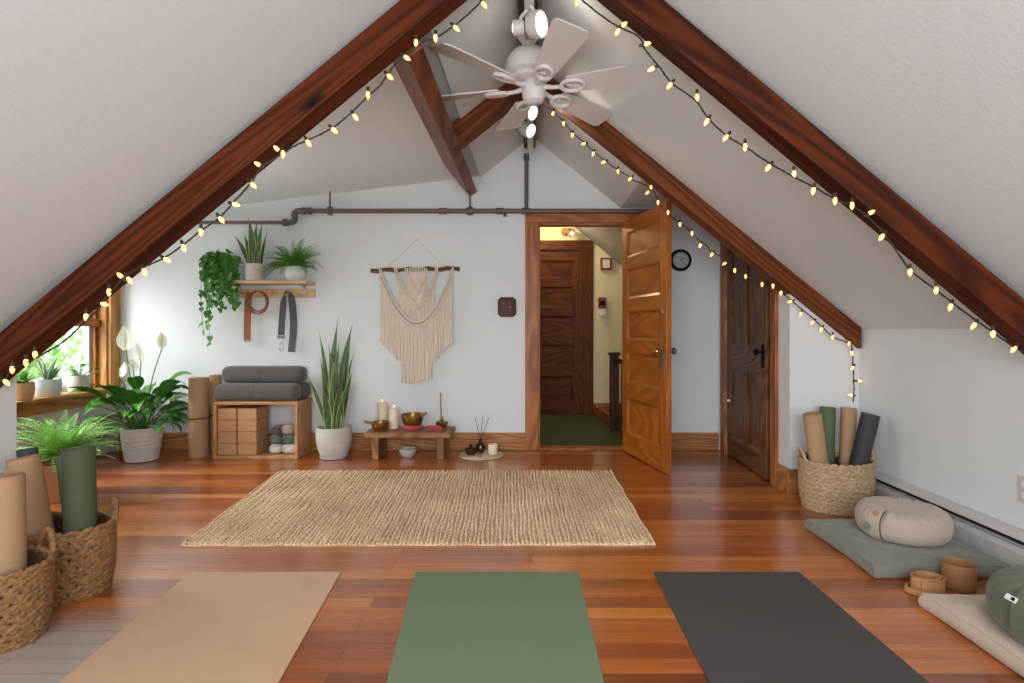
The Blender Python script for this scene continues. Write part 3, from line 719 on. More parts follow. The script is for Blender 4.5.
string_lights('warm string lights along the right front rafter',
  [(572, -8), (582, 0), (598.6, 13.5), (615.5, 25), (639, 37), (645.8, 50.5), (661, 69), (671.6, 83), (695, 100), (708.5, 118.5), (727, 136), (748, 148.6), (766, 161), (793, 176.5), (814, 187), (835, 199), (856, 208), (880, 229), (898, 253), (911, 271), (935, 289), (956, 305.6), (977, 321), (993, 332), (1011, 345), (1030, 356)],
  [(577, 3), (617, 32.7), (624.5, 24), (648, 43.5), (650.5, 69.6), (669, 86.4), (697, 98.5), (706, 122.8), (725, 138.6), (745, 148), (767.5, 168.6), (794, 175), (813, 191.8), (835, 201.8), (852, 206.5), (872, 212), (881, 238), (910, 273), (936, 291), (950, 308), (973, 326.7), (993, 334.6), (1013, 350)], 2.178)
string_lights('warm string lights along the far rafter, over the open door and closet',
  [(548, 108), (558.4, 116), (572.8, 133), (583, 141.5), (594, 151.7), (605.6, 161), (618, 170), (630, 177), (634, 180.4), (651.7, 188.6), (659, 203), (667, 213), (680, 223), (691.6, 232), (700, 241), (707, 246), (711.5, 251.6), (720, 256), (724, 261.3), (734.7, 270), (745.6, 275.5), (761, 283.4), (773, 286.5), (780.8, 292), (792, 301), (809, 315), (822.5, 327), (833.5, 337), (849, 343), (852, 349), (853, 367), (854, 389), (853, 402)],
  [(553, 114), (563.6, 124), (572.4, 135.7), (583, 144), (593, 154.4), (603, 162.6), (618, 172), (629.6, 179.4), (647, 193), (651, 188), (658, 203), (668, 213), (680, 225), (692, 233.7), (700, 246), (711.5, 255), (724, 264), (734.7, 271), (745.6, 277), (762, 285), (773, 286.5), (781, 293.5), (789.5, 302), (800.5, 314.6), (812, 323), (821, 330), (832.6, 337.5), (849, 344), (852, 353.7), (852, 368.6), (860, 381), (850, 395)], 3.575)

# ---- carved wooden plaque on the back wall
c = P(507, 307, 4.98)
t = thing('wall_plaque', 'small dark octagonal wooden plaque left of the doorway', 'plaque', c)
w, h, ch = .082, .088, .026
oc = [(-w, -h + ch), (-w + ch, -h), (w - ch, -h), (w, -h + ch), (w, h - ch), (w - ch, h), (-w + ch, h), (-w, h - ch)]
m = MB(); m.prism([(c.x + x, c.z + z) for x, z in oc], .022, 'y', 4.976, gdir=(0, 0, 1)); m.build('plate', M['darkwood'], t, bevel=.006)
for sx in (-.027, .027):
    m = MB()
    for dz in (-.034, 0, .034): m.bb(c.x + sx - .014, c.x + sx + .014, 4.968, 4.978, c.z + dz - .013, c.z + dz + .013)
    m.build('relief', M['closet'], t, bevel=.004)

# ---- macrame wall hanging
c = P(416, 270, 4.95)
t = thing('macrame_hanging', 'beige macrame wall hanging on a driftwood rod', 'wall hanging', c)
k = 4.95 / FL
def mp(px, py, dy=0): return P(px, py, 4.95 + dy)
m = MB(); n = 14; m.tube([mp(371 + 88.5 * i / n, 270.5 - 2 * i / n + .8 * math.sin(i * 1.9), 0) for i in range(n + 1)], [.018 + .003 * math.sin(i * 2.3) for i in range(n + 1)], 10); m.build('rod', M['rod'], t)
m = MB(); m.tube([mp(384, 270), mp(416.5, 240), mp(449, 270)], .0028, 6); m.bb(mp(416.5, 240).x - .004, mp(416.5, 240).x + .004, 4.94, 4.999, mp(0, 240).z - .003, mp(0, 240).z + .003); m.build('hanging_cord', M['macrame'], t)
# heights in picture rows, then placed on the wall
def ov(u): return 324 - 51 * abs(u) ** 1.9
def mv(u): return 306 - 33.5 * min(1, abs(u) / .57) ** 1.5
def iv(u): return 292 - 20 * min(1, abs(u) / .27) ** 1.3
def bot(u):
    a = abs(u)
    if a < .42: return 382 - 7 * a + (2.5 if u < 0 else 0)
    return 362 - 20 * (a - .42) / .58 + R.uniform(-1, 1)
def X(u): return 416.5 + 36.3 * u
def cord(m, u, y0, y1, dy):
    n = 9; ph = R.uniform(0, 6); pts = []
    for i in range(n + 1):
        f = i / n; pts.append(mp(X(u) + .35 * math.sin(ph + f * 5) * f, y0 + (y1 - y0) * f, dy + .003 * math.sin(ph * 2 + f * 7)))
    m.tube(pts, [.0066 + .0008 * math.sin(i * 3 + ph) for i in range(n)] + [.0085], 6)
m = MB(); N = 52
for i in range(N):
    u = -1 + 2 * (i + .5) / N; cord(m, u, ov(u) + .5, bot(u) + R.uniform(-1.4, 1.4), R.uniform(-.004, .004))
m.build('long_fringe', M['macrame'], t)
m = MB(); N = 26
for i in range(N):
    u = -.5 + 1.0 * (i + .5) / N
    cord(m, u, mv(u) + .5, ov(u), .008)
for i in range(14):
    u = -.25 + .5 * (i + .5) / 14; cord(m, u, iv(u), mv(u), .006)
for i in range(16):
    u = -.27 + .54 * (i + .5) / 16; cord(m, u, 271, max(iv(u), 273), .004)
m.build('middle_strands', M['macrame'], t)
def band(fn, um, wd, dy, nm):
    m = MB(); n = int(um * 44)
    for i in range(-n, n + 1):
        u = um * i / n
        for q in (-1, 1):
            d = (fn(min(um, u + .02)) - fn(max(-um, u - .02))); ang = math.atan2(-d * 1.0, (min(um, u + .02) - max(-um, u - .02)) * 36.3)
            c_ = mp(X(u), fn(u) + q * wd * .28 / max(.35, math.cos(ang)), dy - .006)
            m.ball(c_, (.015, .011, .008), Matrix.Rotation(-ang + q * .7, 3, 'Y'), 8, 5)
    m.build(nm, M['macrame'], t)
band(ov, 1.0, 6.0, -.006, 'outer_braid'); band(mv, .57, 4.2, -.004, 'middle_braid'); band(iv, .27, 2.6, -.002, 'inner_braid')
m = MB()
for u in [(-1 + 2 * i / 34) for i in range(35)]:
    if abs(u) > .97 or .5 < abs(u) < .62 or abs(u) < .3: 
        q = mp(X(u), 270); m.tube([q + Vector((0, .021 * math.cos(a), .021 * math.sin(a))) for a in [i * PI / 6 for i in range(12)]], .006, 6, closed=True)
m.build('knots', M['macrame'], t)

# ---- wall shelf and peg rail
def q5(px, py, Y=4.98): return P(px, py, Y)
a, b = P(216, 284, 4.86), P(309, 280.5, 4.86)
t = thing('wall_shelf', 'pale oak wall shelf carrying the hanging plant and two potted plants', 'shelf', ((a.x + b.x) / 2, 4.93, a.z))
SH0, SH1 = a.z, a.z + .028
m = MB(); m.bb(a.x, b.x, 4.80, 4.999, SH0, SH1); m.build('board', M['paleoak'], t, bevel=.004)
for x in (a.x + .12, b.x - .1):
    m = MB(); m.prism([(4.999, SH0), (4.90, SH0), (4.999, SH0 - .03)], .02, 'x', x); m.build('bracket', M['paleoak'], t)
a, b = P(237, 297.5, 4.97), P(314.5, 289, 4.97)
t = thing('peg_rail', 'pale wooden peg rail with straps hanging under the wall shelf', 'peg rail', ((a.x + b.x) / 2, 4.98, a.z))
m = MB(); m.bb(a.x, b.x, 4.974, 4.999, a.z, b.z); m.build('rail', M['paleoak'], t, bevel=.004)
PEG = []
for px in (243.5, 257, 272.5, 287, 307):
    c = P(px, 296.3 if px == 257 else 295.2 if px == 287 else 293.6, 4.97); PEG.append(c); m = MB(); m.lathe([(.009, 0), (.009, .035), (.014, .04), (.014, .052), (.006, .056), (.001, .056)], c + Vector((0, .004, 0)), 12, frame((0, -1, .12))); m.build('peg', M['paleoak'], t)
# straps
c = PEG[1]; t = thing('coiled_strap', 'brown leather strap coiled over a peg of the rail', 'strap', c)
m = MB(); pts = []
cc = P(256.5, 303, 4.93); k = 4.93 / FL
for i in range(54):
    a = PI / 2 - i / 53 * (2 * PI * 2.15) ; rr = (11.6 - 2.6 * i / 53) * k
    pts.append(cc + Vector((rr * math.cos(a) * .94 + .012 * math.sin(i / 53 * PI), -.012 + .03 * i / 53, rr * 1.02 * math.sin(a) + (11.6 * k - rr))))
m.strap(pts, (0, 1, 0), .032, .010); m.build('coil', M['belt'], t)
m = MB(); p0 = P(248.6, 297, 4.925); m.strap(smoothpts([P(250.5, 292.5, 4.925), p0, P(248, 305, 4.925), P(247.4, 322, 4.93), P(247.2, 339, 4.93)], 4), (1, .15, 0), 6.6 * k, .004); m.build('tail', M['belt'], t)
m = MB(); a = P(247.2, 340.3, 4.93); m.box(a, (7 * k, .008, .022)); m.tube([a + Vector((.016 * math.cos(q), 0, -.014 + .008 * math.sin(q))) for q in [i * PI / 5 for i in range(10)]], .0025, 6, closed=True); m.build('metal_tip', M['steel'], t)
t = thing('hanging_strap', 'dark grey webbing strap with metal clip hanging from a peg', 'strap', PEG[3])
m = MB(); L = smoothpts([P(281, 335, 4.94), P(282.2, 318, 4.935), P(283.5, 303, 4.93), P(284.6, 296, 4.925), P(286.5, 291.6, 4.925), P(289.5, 292.5, 4.925), P(291.5, 299, 4.93), P(293, 312, 4.935), P(293.5, 330, 4.94), P(292, 345, 4.94), P(291.5, 352, 4.945)], 4)
def wd(i):
    f = max(0, 1 - max(0, abs(i - 16) - 4) / 6); a = Vector((.95, .3, 0) if i < 16 else (1, .35 + .3 * math.sin(i * .3), 0)); return a.lerp(Vector((0.02, 1, 0)), f)
m.strap(L, [wd(i) for i in range(len(L))], [6.0 * k if i < 14 else 6.8 * k for i in range(len(L))], .003)
m.build('webbing', M['greyweb'], t)
m = MB(); a = P(281, 337, 4.94); m.box(a, (7 * k, .008, .026)); c_ = P(281.5, 346.5, 4.94)
m.tube([c_ + Vector((.017 * math.cos(q), 0, .042 * math.sin(q))) for q in [i * PI / 8 for i in range(16)]], .0035, 6, closed=True); m.build('clip', M['steel'], t)
# ================================================================== PLANTS
def pot(parent, c, rt, rb, h, mat, ribs=0, rnd=0.0, name='pot'):
    m = MB(); n = 14; pr = [(rb * .85, 0)]
    for i in range(n + 1):
        f = i / n; r = rb + (rt - rb) * f ** (.8 if not rnd else .6) + rnd * math.sin(PI * f)
        if ribs and .25 < f < .92: r += ribs * math.sin(f * 60)
        pr.append((r, h * f))
    pr += [(rt - .006, h), (rt - .012, h - .004), (rt - .016, h * .86)]
    if ribs:
        pr = [(rb * .9, 0), (rb, .008)]
        for i in range(49):
            f = .03 + .95 * i / 48; r = rb + (rt - rb) * f
            if .34 < f < .86: r += ribs * abs(math.sin(f * 26))
            pr.append((r, h * f))
        pr += [(rt + .004, h - .004), (rt, h), (rt - .012, h), (rt - .018, h * .85)]
    m.lathe(pr, c, 40); o = m.build(name, mat, parent)
    m = MB(); m.lathe([(rt - .017, h * .87), (rt * .5, h * .89), (.002, h * .9)], c, 20, None, False, False); m.build('soil', M['soil'], parent)
    return o
# peace lily
c = Vector(((142 - VX) / FL * 4.60, 4.60, 0))
t = thing('peace_lily', 'tall peace lily with white flowers in a ribbed white floor pot', 'plant', c)
ph = .275; pot(t, c, .150, .118, ph, M['glaze'], .0035)
m = MB(); st = MB(); rr = random.Random(3)
top = c + Vector((0, 0, ph - .03)); kk = 4.6 / FL
nl = 0
for i in range(420):
    az = rr.uniform(0, 2 * PI); i2 = i % 48
    if nl >= 62: break
    if i2 < 16: el, L, ll = rr.uniform(1.05, 1.45), rr.uniform(.24, .40), rr.uniform(.21, .29)
    elif i2 < 36: el, L, ll = rr.uniform(.75, 1.15), rr.uniform(.24, .40), rr.uniform(.22, .28)
    else: el, L, ll = rr.uniform(.4, .8), rr.uniform(.2, .32), rr.uniform(.17, .24)
    az = i * 2.399 + rr.uniform(-.3, .3)
    b0 = top + Vector((math.cos(az), math.sin(az), 0)) * rr.uniform(.01, .06)
    if math.sin(az) > .3: L *= .75
    pts = [b0]; e = el
    for s_ in range(5):
        pts.append(pts[-1] + Vector((math.cos(az) * math.cos(e), math.sin(az) * math.cos(e), math.sin(e))) * L / 5); e -= .10
    if pts[-1].y > 4.86: continue
    dr = rr.uniform(.9, 1.7)
    if math.sin(az) > .4: dr = rr.uniform(1.4, 2.0)
    q = MB(); q.leaf(pts[-1], az + rr.uniform(-.3, .3), e + .25, ll, ll * .5, dr, 9, .32, 'lance', 0, rr.uniform(-.5, .5))
    if max(v.y for v in q.v) > 4.975 or min(v.x for v in q.v) < -3.60 or min(v.z for v in q.v) < .16: continue
    if any(v.x > -2.90 and v.y > 4.655 for v in q.v) or any(v.x < -3.50 and v.z > .40 for v in q.v): continue
    nl += 1
    st.tube(pts, .0038, 5); m.add(q.v, q.f, q.g)
st.build('stems', M['stem'], t); m.build('leaves', M['lily'], t)
for px, py, ln, wd, az in ((126, 349, .205, .135, 4.9), (141, 361, .165, .09, 4.5), (162.5, 347, .145, .075, 5.0), (121, 376, .135, .12, 4.2), (133.5, 370, .10, .08, 5.0)):
    a = P(px, py, 4.58)
    sm = MB(); sm.tube(smoothpts([top + Vector((.01, 0, 0)), top.lerp(a, .55) + Vector((0, -.02, .03)), a], 5), .004, 6); f = sm.build('flower', M['stem'], t)
    m = MB(); m.leaf(a - Vector((0, 0, .01)), az, 1.5 if px > 122 else 1.9, ln, wd, .3, 9, -.4, 'ov', 0, 0); m.build('spathe', M['spathe'], f)
    m = MB(); m.tube([a + Vector((.0, -.012, .005)), a + Vector((0, -.016, ln * .5))], [.007, .004], 7); m.build('spadix', M['spathe'], f)

def frond_plant(m, c, n, rmin, rmax, elr, drp, pin, pairs, rr, wy=1.0, ybias=0, ylim=None, xlim=None, taper=1.0):
    for i in range(n):
        az = i * 2.399 + rr.uniform(-.25, .25); L = rr.uniform(rmin, rmax); el = rr.uniform(*elr); dr = rr.uniform(*drp)
        if ylim and math.sin(az) > .2: L *= .55
        p = Vector(c) + Vector((math.cos(az), math.sin(az), 0)) * .02; pts = []; ds = []
        for s_ in range(pairs + 1):
            f = s_ / pairs; e = el - dr * f ** 1.2; d = Vector((math.cos(az) * math.cos(e), math.sin(az) * math.cos(e), math.sin(e)))
            pts.append(p); ds.append((d, e)); p = p + d * L / pairs
        if ylim and max(q.y for q in pts) > ylim: continue
        if xlim and min(q.x for q in pts) < xlim: continue
        m.tube(pts[::3] + [pts[-1]], .0016, 4, False)
        for s_ in range(2, pairs + 1):
            f = s_ / pairs; w = pin * (math.sin(PI * min(1, .12 + .88 * f) ** .8) * .85 + .15) * (1 if f < .95 else .6)
            d, e = ds[s_]; sd = Vector((-math.sin(az), math.cos(az), 0)); nn = d.cross(sd); q = pts[s_]; wd = L / pairs * .47 * taper
            for sg in (-1, 1):
                o = sd * sg * math.cos(.35) + d * .45 - nn * (-.25); o.normalize(); tip = q + o * w - Vector((0, 0, w * .25)); md = q + o * w * .5
                m.add([q - d * wd * .7, md - d * wd + Vector((0, 0, .001)), tip, md + d * wd + Vector((0, 0, .001))], [(0, 1, 2, 3)], [(f, .5, az), (f, .4, az + f), (f, .9, az + f), (f, .4, az + f)], False)
# boston fern by the left window
c = Vector((-2.98, 3.55, 0)); rr = random.Random(11)
t = thing('boston_fern', 'bright green fern on the floor behind the mat baskets', 'plant', c)
pot(t, c, .135, .10, .24, M['terra'])
m = MB(); frond_plant(m, c + Vector((0, 0, .24)), 96, .28, .44, (.45, 1.5), (.8, 1.7), .05, 19, rr, taper=.62); m.build('fronds', M['fern'], t)

# floor snake plant
c = F(334, 459); c.y = 4.70; c.x = (334 - VX) / FL * 4.70
t = thing('snake_plant', 'tall variegated snake plant in a round stoneware floor pot', 'plant', c)
m = MB(); m.lathe([(.10, 0), (.112, .006), (.116, .018), (.108, .018), (.10, .01)], c, 36); m.build('saucer', M['saucer'], t)
pot(t, c + Vector((0, 0, .012)), .142, .098, .25, M['concrete'], 0, .014)
m = MB(); rr = random.Random(21); k = 4.7 / FL
for bx, tx, tyy, w, yb in ((-10, -16, 330, .036, 0), (-4, 3, 318, .05, .03), (2, -4, 345, .055, -.03), (8, 17.5, 325, .06, .02), (5, 9, 340, .05, -.05), (-8, -12, 357, .05, -.04), (-6, -24, 372, .04, -.06), (11, 20, 372, .045, -.02), (0, 4, 362, .052, -.07), (9, 12, 378, .05, -.06), (-3, -6, 385, .045, -.08), (4, 18, 352, .045, .05), (-12, -7, 372, .04, .02), (6, 0, 352, .05, .05), (12, 13, 395, .04, -.05)):
    b = c + Vector((bx * .55 * k, yb, .22)); e = c + Vector((tx * k, yb * 1.6, 0)); e.z = EYE + (VY - tyy) / FL * 4.7
    d = e - b; L = d.length; az = math.atan2(d.y, d.x); el = math.asin(d.z / L)
    m.leaf(b, az, min(el + .10, 1.7), L * 1.01, w * 1.35, .20, 12, .35, 'sword', rr.uniform(-.5, .5), PI / 2 - az + rr.uniform(-.6, .6))
m.build('leaves', M['snake'], t)

# plants on the wall shelf
c = Vector(((255.5 - VX) / FL * 4.86, 4.855, SH1 + .001))
t = thing('snake_plant', 'small snake plant in a grey pot on the wall shelf', 'plant', c)
pot(t, c, .085, .072, .142, M['concrete'], 0, .004)
m = MB(); k = 4.88 / FL
for bx, tx, tyy, w in ((-4, -18.5, 236, .034), (-2, -9.5, 235, .036), (-1, -4.5, 218, .05), (2, 3, 222, .045), (4, 8, 223.5, .045), (5, 15, 229.5, .036), (0, 0, 240, .045), (3, 8, 240, .04), (-3, -3, 243, .035)):
    b = c + Vector((bx * k, R.uniform(-.03, .01), .11)); e = c + Vector((tx * k, R.uniform(-.05, -.01), 0)); e.z = EYE + (VY - tyy) / FL * 4.88
    d = e - b; L = d.length; az = math.atan2(d.y, d.x); el = math.asin(d.z / L)
    m.leaf(b, az, el + .12, L, w * 1.15, .24, 10, .35, 'sword', R.uniform(-.3, .3), PI / 2 - az + R.uniform(-.5, .5))
m.build('leaves', M['snake'], t)
c = Vector(((295 - VX) / FL * 4.88, 4.885, SH1 + .001))
t = thing('potted_fern', 'bushy fern in a round white pot on the wall shelf', 'plant', c)
pot(t, c, .072, .058, .125, M['glaze'], 0, .02)
m = MB(); rr = random.Random(5); frond_plant(m, c + Vector((0, -.02, .11)), 150, .16, .31, (.3, 1.55), (.6, 1.8), .03, 14, rr, taper=.72, ylim=4.985); m.build('fronds', M['fern2'], t)
# trailing pothos
c = Vector(((222 - VX) / FL * 4.87, 4.89, SH1 + .001)); rr = random.Random(9)
t = thing('trailing_pothos', 'trailing pothos spilling from the left end of the wall shelf', 'plant', c)
pot(t, c, .075, .06, .12, M['glaze'])
m = MB(); vs = MB(); k = 4.85 / FL
def hleaf(p, az, s, e=-1.0): m.leaf(p, az, e + rr.uniform(-.5, .5), s, s * .85, rr.uniform(.1, .5), 5, .25, 'heart', 0, rr.uniform(-.5, .5))
for i in range(90):
    az = rr.uniform(-PI, .3) if i % 3 else rr.uniform(0, PI); r_ = rr.uniform(.02, .13); p = c + Vector((math.cos(az) * r_, math.sin(az) * r_ * .6 - .03, .12 + rr.uniform(.03, .19) * (1 - r_ * 5)))
    hleaf(p, az, rr.uniform(.05, .075), -.5)
for i in range(34):
    px0 = rr.uniform(203, 240); tip = (rr.uniform(205, 240), rr.uniform(270, 312))
    if i < 4: px0, tip = rr.uniform(202, 210), (rr.uniform(202, 212), [345, 332, 318, 325][i])
    elif i < 9: tip = (rr.uniform(214, 236), rr.uniform(300, 313))
    p0 = c + Vector((0, -.04, .13)); s0 = P(px0, 258, rr.uniform(4.74, 4.86)); e0 = P(tip[0], tip[1], s0.y + rr.uniform(0, .06))
    pts = smoothpts([p0, (p0 + s0) / 2 + Vector((0, 0, .04)), s0, (s0 + e0) / 2 + Vector((rr.uniform(-.03, .03), 0, 0)), e0], 4); vs.tube(pts, .002, 4)
    for j in range(5, len(pts)):
        for q in range(2 if j < 13 else 1):
            az = rr.uniform(-2.6, -.5); hleaf(pts[j].lerp(pts[j - 1], rr.random()), az, rr.uniform(.042, .068))
for i in range(3): 
    pass
vs.build('vines', M['stem'], t); m.build('leaves', M['pothos'], t)

# window sill pots
ZS = WZ0 + .024
def sill(px, Y, w, h, mat, label, fn, rnd=.006):
    c = Vector(((px - VX) / FL * Y, Y, ZS + .001)); t = thing('potted_plant', label, 'plant', c); pot(t, c, w / 2, w / 2 * .82, h, M[mat], 0, rnd)
    m = MB(); l = fn(m, c + Vector((0, 0, h - .02))); m.build('leaves', M[l], t); return t
def fa(m, c):
    rr = random.Random(2)
    for i in range(26): m.leaf(c + Vector((0, 0, .0)), i * 2.4, rr.uniform(.5, 1.5), rr.uniform(.08, .14), .05, rr.uniform(.5, 1.1), 5, .2, 'ov')
    return 'sillleaf'
def fb(m, c):
    rr = random.Random(4)
    for i in range(15): m.leaf(c, i * 2.4, rr.uniform(.8, 1.45), rr.uniform(.14, .23), .042, rr.uniform(.1, .5), 7, .3, 'lance', 0, rr.uniform(-.6, .6))
    return 'varieg'
def fc_(m, c):
    rr = random.Random(6)
    for i in range(34):
        az = i * 2.4; el = rr.uniform(.4, 1.4); L = rr.uniform(.1, .2); p = c + Vector((math.cos(az) * math.cos(el), math.sin(az) * math.cos(el), math.sin(el))) * L * .6
        m.tube([c, p], .0018, 4); m.leaf(p, az, el * .5, rr.uniform(.07, .11), .03, rr.uniform(.4, 1.1), 5, .2, 'ov')
    return 'sillleaf'
sill(21, 4.00, .15, .125, 'terra', 'small leafy plant in a terracotta pot, nearest on the window sill', fa)
sill(48, 4.27, .168, .125, 'bluepot', 'striped long-leaved plant in a pale blue pot, middle of the sill', fb)
sill(79, 4.56, .162, .132, 'concrete', 'leafy plant in a pale stoneware pot, farthest on the window sill', fc_)

# trees outside the window
def tree(label, c, h, r, seed, n):
    rr = random.Random(seed); t = thing('garden_tree', label, 'tree', c)
    m = MB(); m.tube([Vector(c), Vector(c) + Vector((.05, 0, h * .5)), Vector(c) + Vector((0, .05, h * .9))], [.14, .1, .03], 10); m.build('trunk', M['bark'], t)
    m = MB()
    for i in range(n):
        d = Vector((rr.gauss(0, 1), rr.gauss(0, 1), rr.gauss(0, 1))).normalized() * r * rr.uniform(.55, 1.0)
        p = Vector(c) + Vector((0, 0, h * .72)) + Vector((d.x, d.y, d.z * 1.25)); m.leaf(p, rr.uniform(0, 6.3), rr.uniform(-.8, .9), rr.uniform(.12, .24), .10, .5, 2, .2, 'ov')
    m.build('foliage', M['tree'], t)
tree('light green leafy tree outside the left window, nearer the sill', (-6.5, 5.5, -3.0), 5.0, 1.45, 1, 8000)
tree('pale green tree behind the nearer one outside the left window', (-9.9, 8.9, -3.0), 6.2, 2.4, 2, 9000)
# ================================================================== RUG AND MATS
def quad(bl, br, fr, fl): return [Vector((p[0], p[1], 0)) for p in (bl, br, fr, fl)]
def bil(q, u, v): return (q[0] * (1 - u) + q[1] * u) * (1 - v) + (q[3] * (1 - u) + q[2] * u) * v
q = quad(F(280, 472), F(612, 472), F(656, 545.5), F(181, 546.5))
nr, per, nv, kn = 108, 6, 320, 62
U = np.linspace(0, 1, nr * per + 1); V = np.linspace(0, 1, nv + 1)
uu, vv = np.meshgrid(U, V)
rowi = np.minimum(np.floor(uu * nr), nr - 1); fr_ = uu * nr - rowi
prof = np.sqrt(np.clip(1 - (2 * fr_ - 1) ** 2, 0, 1))
rng = np.random.default_rng(1); ph = rng.random(nr)[rowi.astype(int)]
braid = np.abs(np.sin(PI * (vv * kn + ph + .9 * (fr_ - .5) * np.where(rowi % 2 == 0, 1, -1))))
zz = .002 + .018 * prof ** 1.3 * (.4 + .6 * braid)
edge = np.minimum(np.minimum(uu * nr, (1 - uu) * nr), np.minimum(vv * nv / 2, (1 - vv) * nv / 2)); zz = np.where(edge <= 0, 0.0005, zz)
Q = [np.array(p) for p in q]
wob = .004 * np.sin(vv * 21 + ph * 6.28); wobv = .003 * np.sin(uu * 50)
u2 = uu + wob / 2.5; v2 = vv + wobv / 1.4
xy = lambda i: (Q[0][i] * (1 - u2) + Q[1][i] * u2) * (1 - v2) + (Q[3][i] * (1 - u2) + Q[2][i] * u2) * v2
co = np.stack([xy(0), xy(1), zz], -1).reshape(-1, 3); ctr = co.mean(0); ctr[2] = 0
nx = nr * per + 1; ii = (np.arange(nv)[:, None] * nx + np.arange(nx - 1)[None, :]).reshape(-1)
faces = np.stack([ii + nx, ii + nx + 1, ii + 1, ii], -1)
me = bpy.data.meshes.new('jute_rug'); me.from_pydata((co - ctr).tolist(), [], faces.tolist()); me.polygons.foreach_set('use_smooth', [True] * len(faces)); me.materials.append(M['jute'])
o = bpy.data.objects.new('jute_rug', me); o.location = ctr; C.objects.link(o); tag(o, 'large braided beige jute rug in the middle of the wooden floor', 'rug')

def mat(label, bl, br, fr, fl, mt, ext):
    bl, br, fr, fl = F(*bl), F(*br), F(*fr), F(*fl)
    dl = (fl - bl) * ext; dr = (fr - br) * ext; fl, fr = bl + dl, br + dr
    cs = [bl, br, fr, fl]; poly = []
    for i in range(4):
        a, b, c_ = cs[i - 1], cs[i], cs[(i + 1) % 4]; r = .018
        p1 = b + (a - b).normalized() * r; p2 = b + (c_ - b).normalized() * r
        for k in range(5):
            t = k / 4; poly.append((p1 * (1 - t) + b * t) * (1 - t) + (b * (1 - t) + p2 * t) * t)
    m = MB(); m.prism([(p.x, p.y) for p in poly], .006, 'z', .0006); o = m.build('yoga_mat', mt, bevel=.002)
    return tag(o, label, 'yoga mat')
mat('tan yoga mat on the floor, leftmost of the three unrolled mats', (191, 573), (341, 573), (279, 683), (60, 683), M['mtan'], 2.3)
mat('sage green yoga mat on the floor, between the tan and charcoal mats', (415, 573), (578, 573), (604, 683), (387, 683), M['mgreen'], 2.3)
mat('charcoal grey yoga mat on the floor, rightmost of the three unrolled mats', (653, 573), (799, 573), (928, 683), (709, 683), M['mblack'], 2.3)

# ================================================================== ROLLED MATS AND BASKETS
def rolled(label, base, top, L, r, mt, group=None, strap=None, start=0.0, name='rolled_mat'):
    base = Vector(base); d = (Vector(top) - base).normalized(); Mx = frame(d)
    t = thing(name, label, 'rolled mat', base, group)
    y_, x_ = Mx.col[1].y, Mx.col[0].y; start = math.atan2(y_, x_) - 2 * PI * (r - .012) / .0108 + start * .2
    pit = .0108; th = .006; tot = (r - .012) / pit; n = int(tot * 22); rin = []; rout = []
    for i in range(n + 1):
        a = 2 * PI * tot * i / n; rr = r - pit * tot * (1 - i / n)
        if i > n - 4: rr -= 0
        ca, sa = math.cos(a + start), math.sin(a + start)
        rin.append((ca * (rr - th), sa * (rr - th))); rout.append((ca * rr, sa * rr))
    m = MB(); vs = []
    for z in (0, L):
        vs += [Mx @ Vector((x, y, z)) + base for x, y in rin] + [Mx @ Vector((x, y, z)) + base for x, y in rout]
    N = n + 1; fs = []
    for i in range(n):
        fs += [(N + i, N + i + 1, 3 * N + i + 1, 3 * N + i), (i + 1, i, 2 * N + i, 2 * N + i + 1), (2 * N + i, 3 * N + i, 3 * N + i + 1, 2 * N + i + 1), (i, i + 1, N + i + 1, N + i)]
    fs += [(0, N, 3 * N, 2 * N), (N - 1, 2 * N - 1, 4 * N - 1, 3 * N - 1)]
    m.add(vs, fs); m.build('mat_sheet', mt, t, sharp=35)
    if strap:
        m = MB(); ring = [Mx @ Vector(((r + .004) * math.cos(2 * PI * i / 36), (r + .004) * math.sin(2 * PI * i / 36), L * strap)) + base for i in range(36)]
        m.tube(ring, .0045, 6, closed=True); m.build('strap', M['black'], t)
    return t
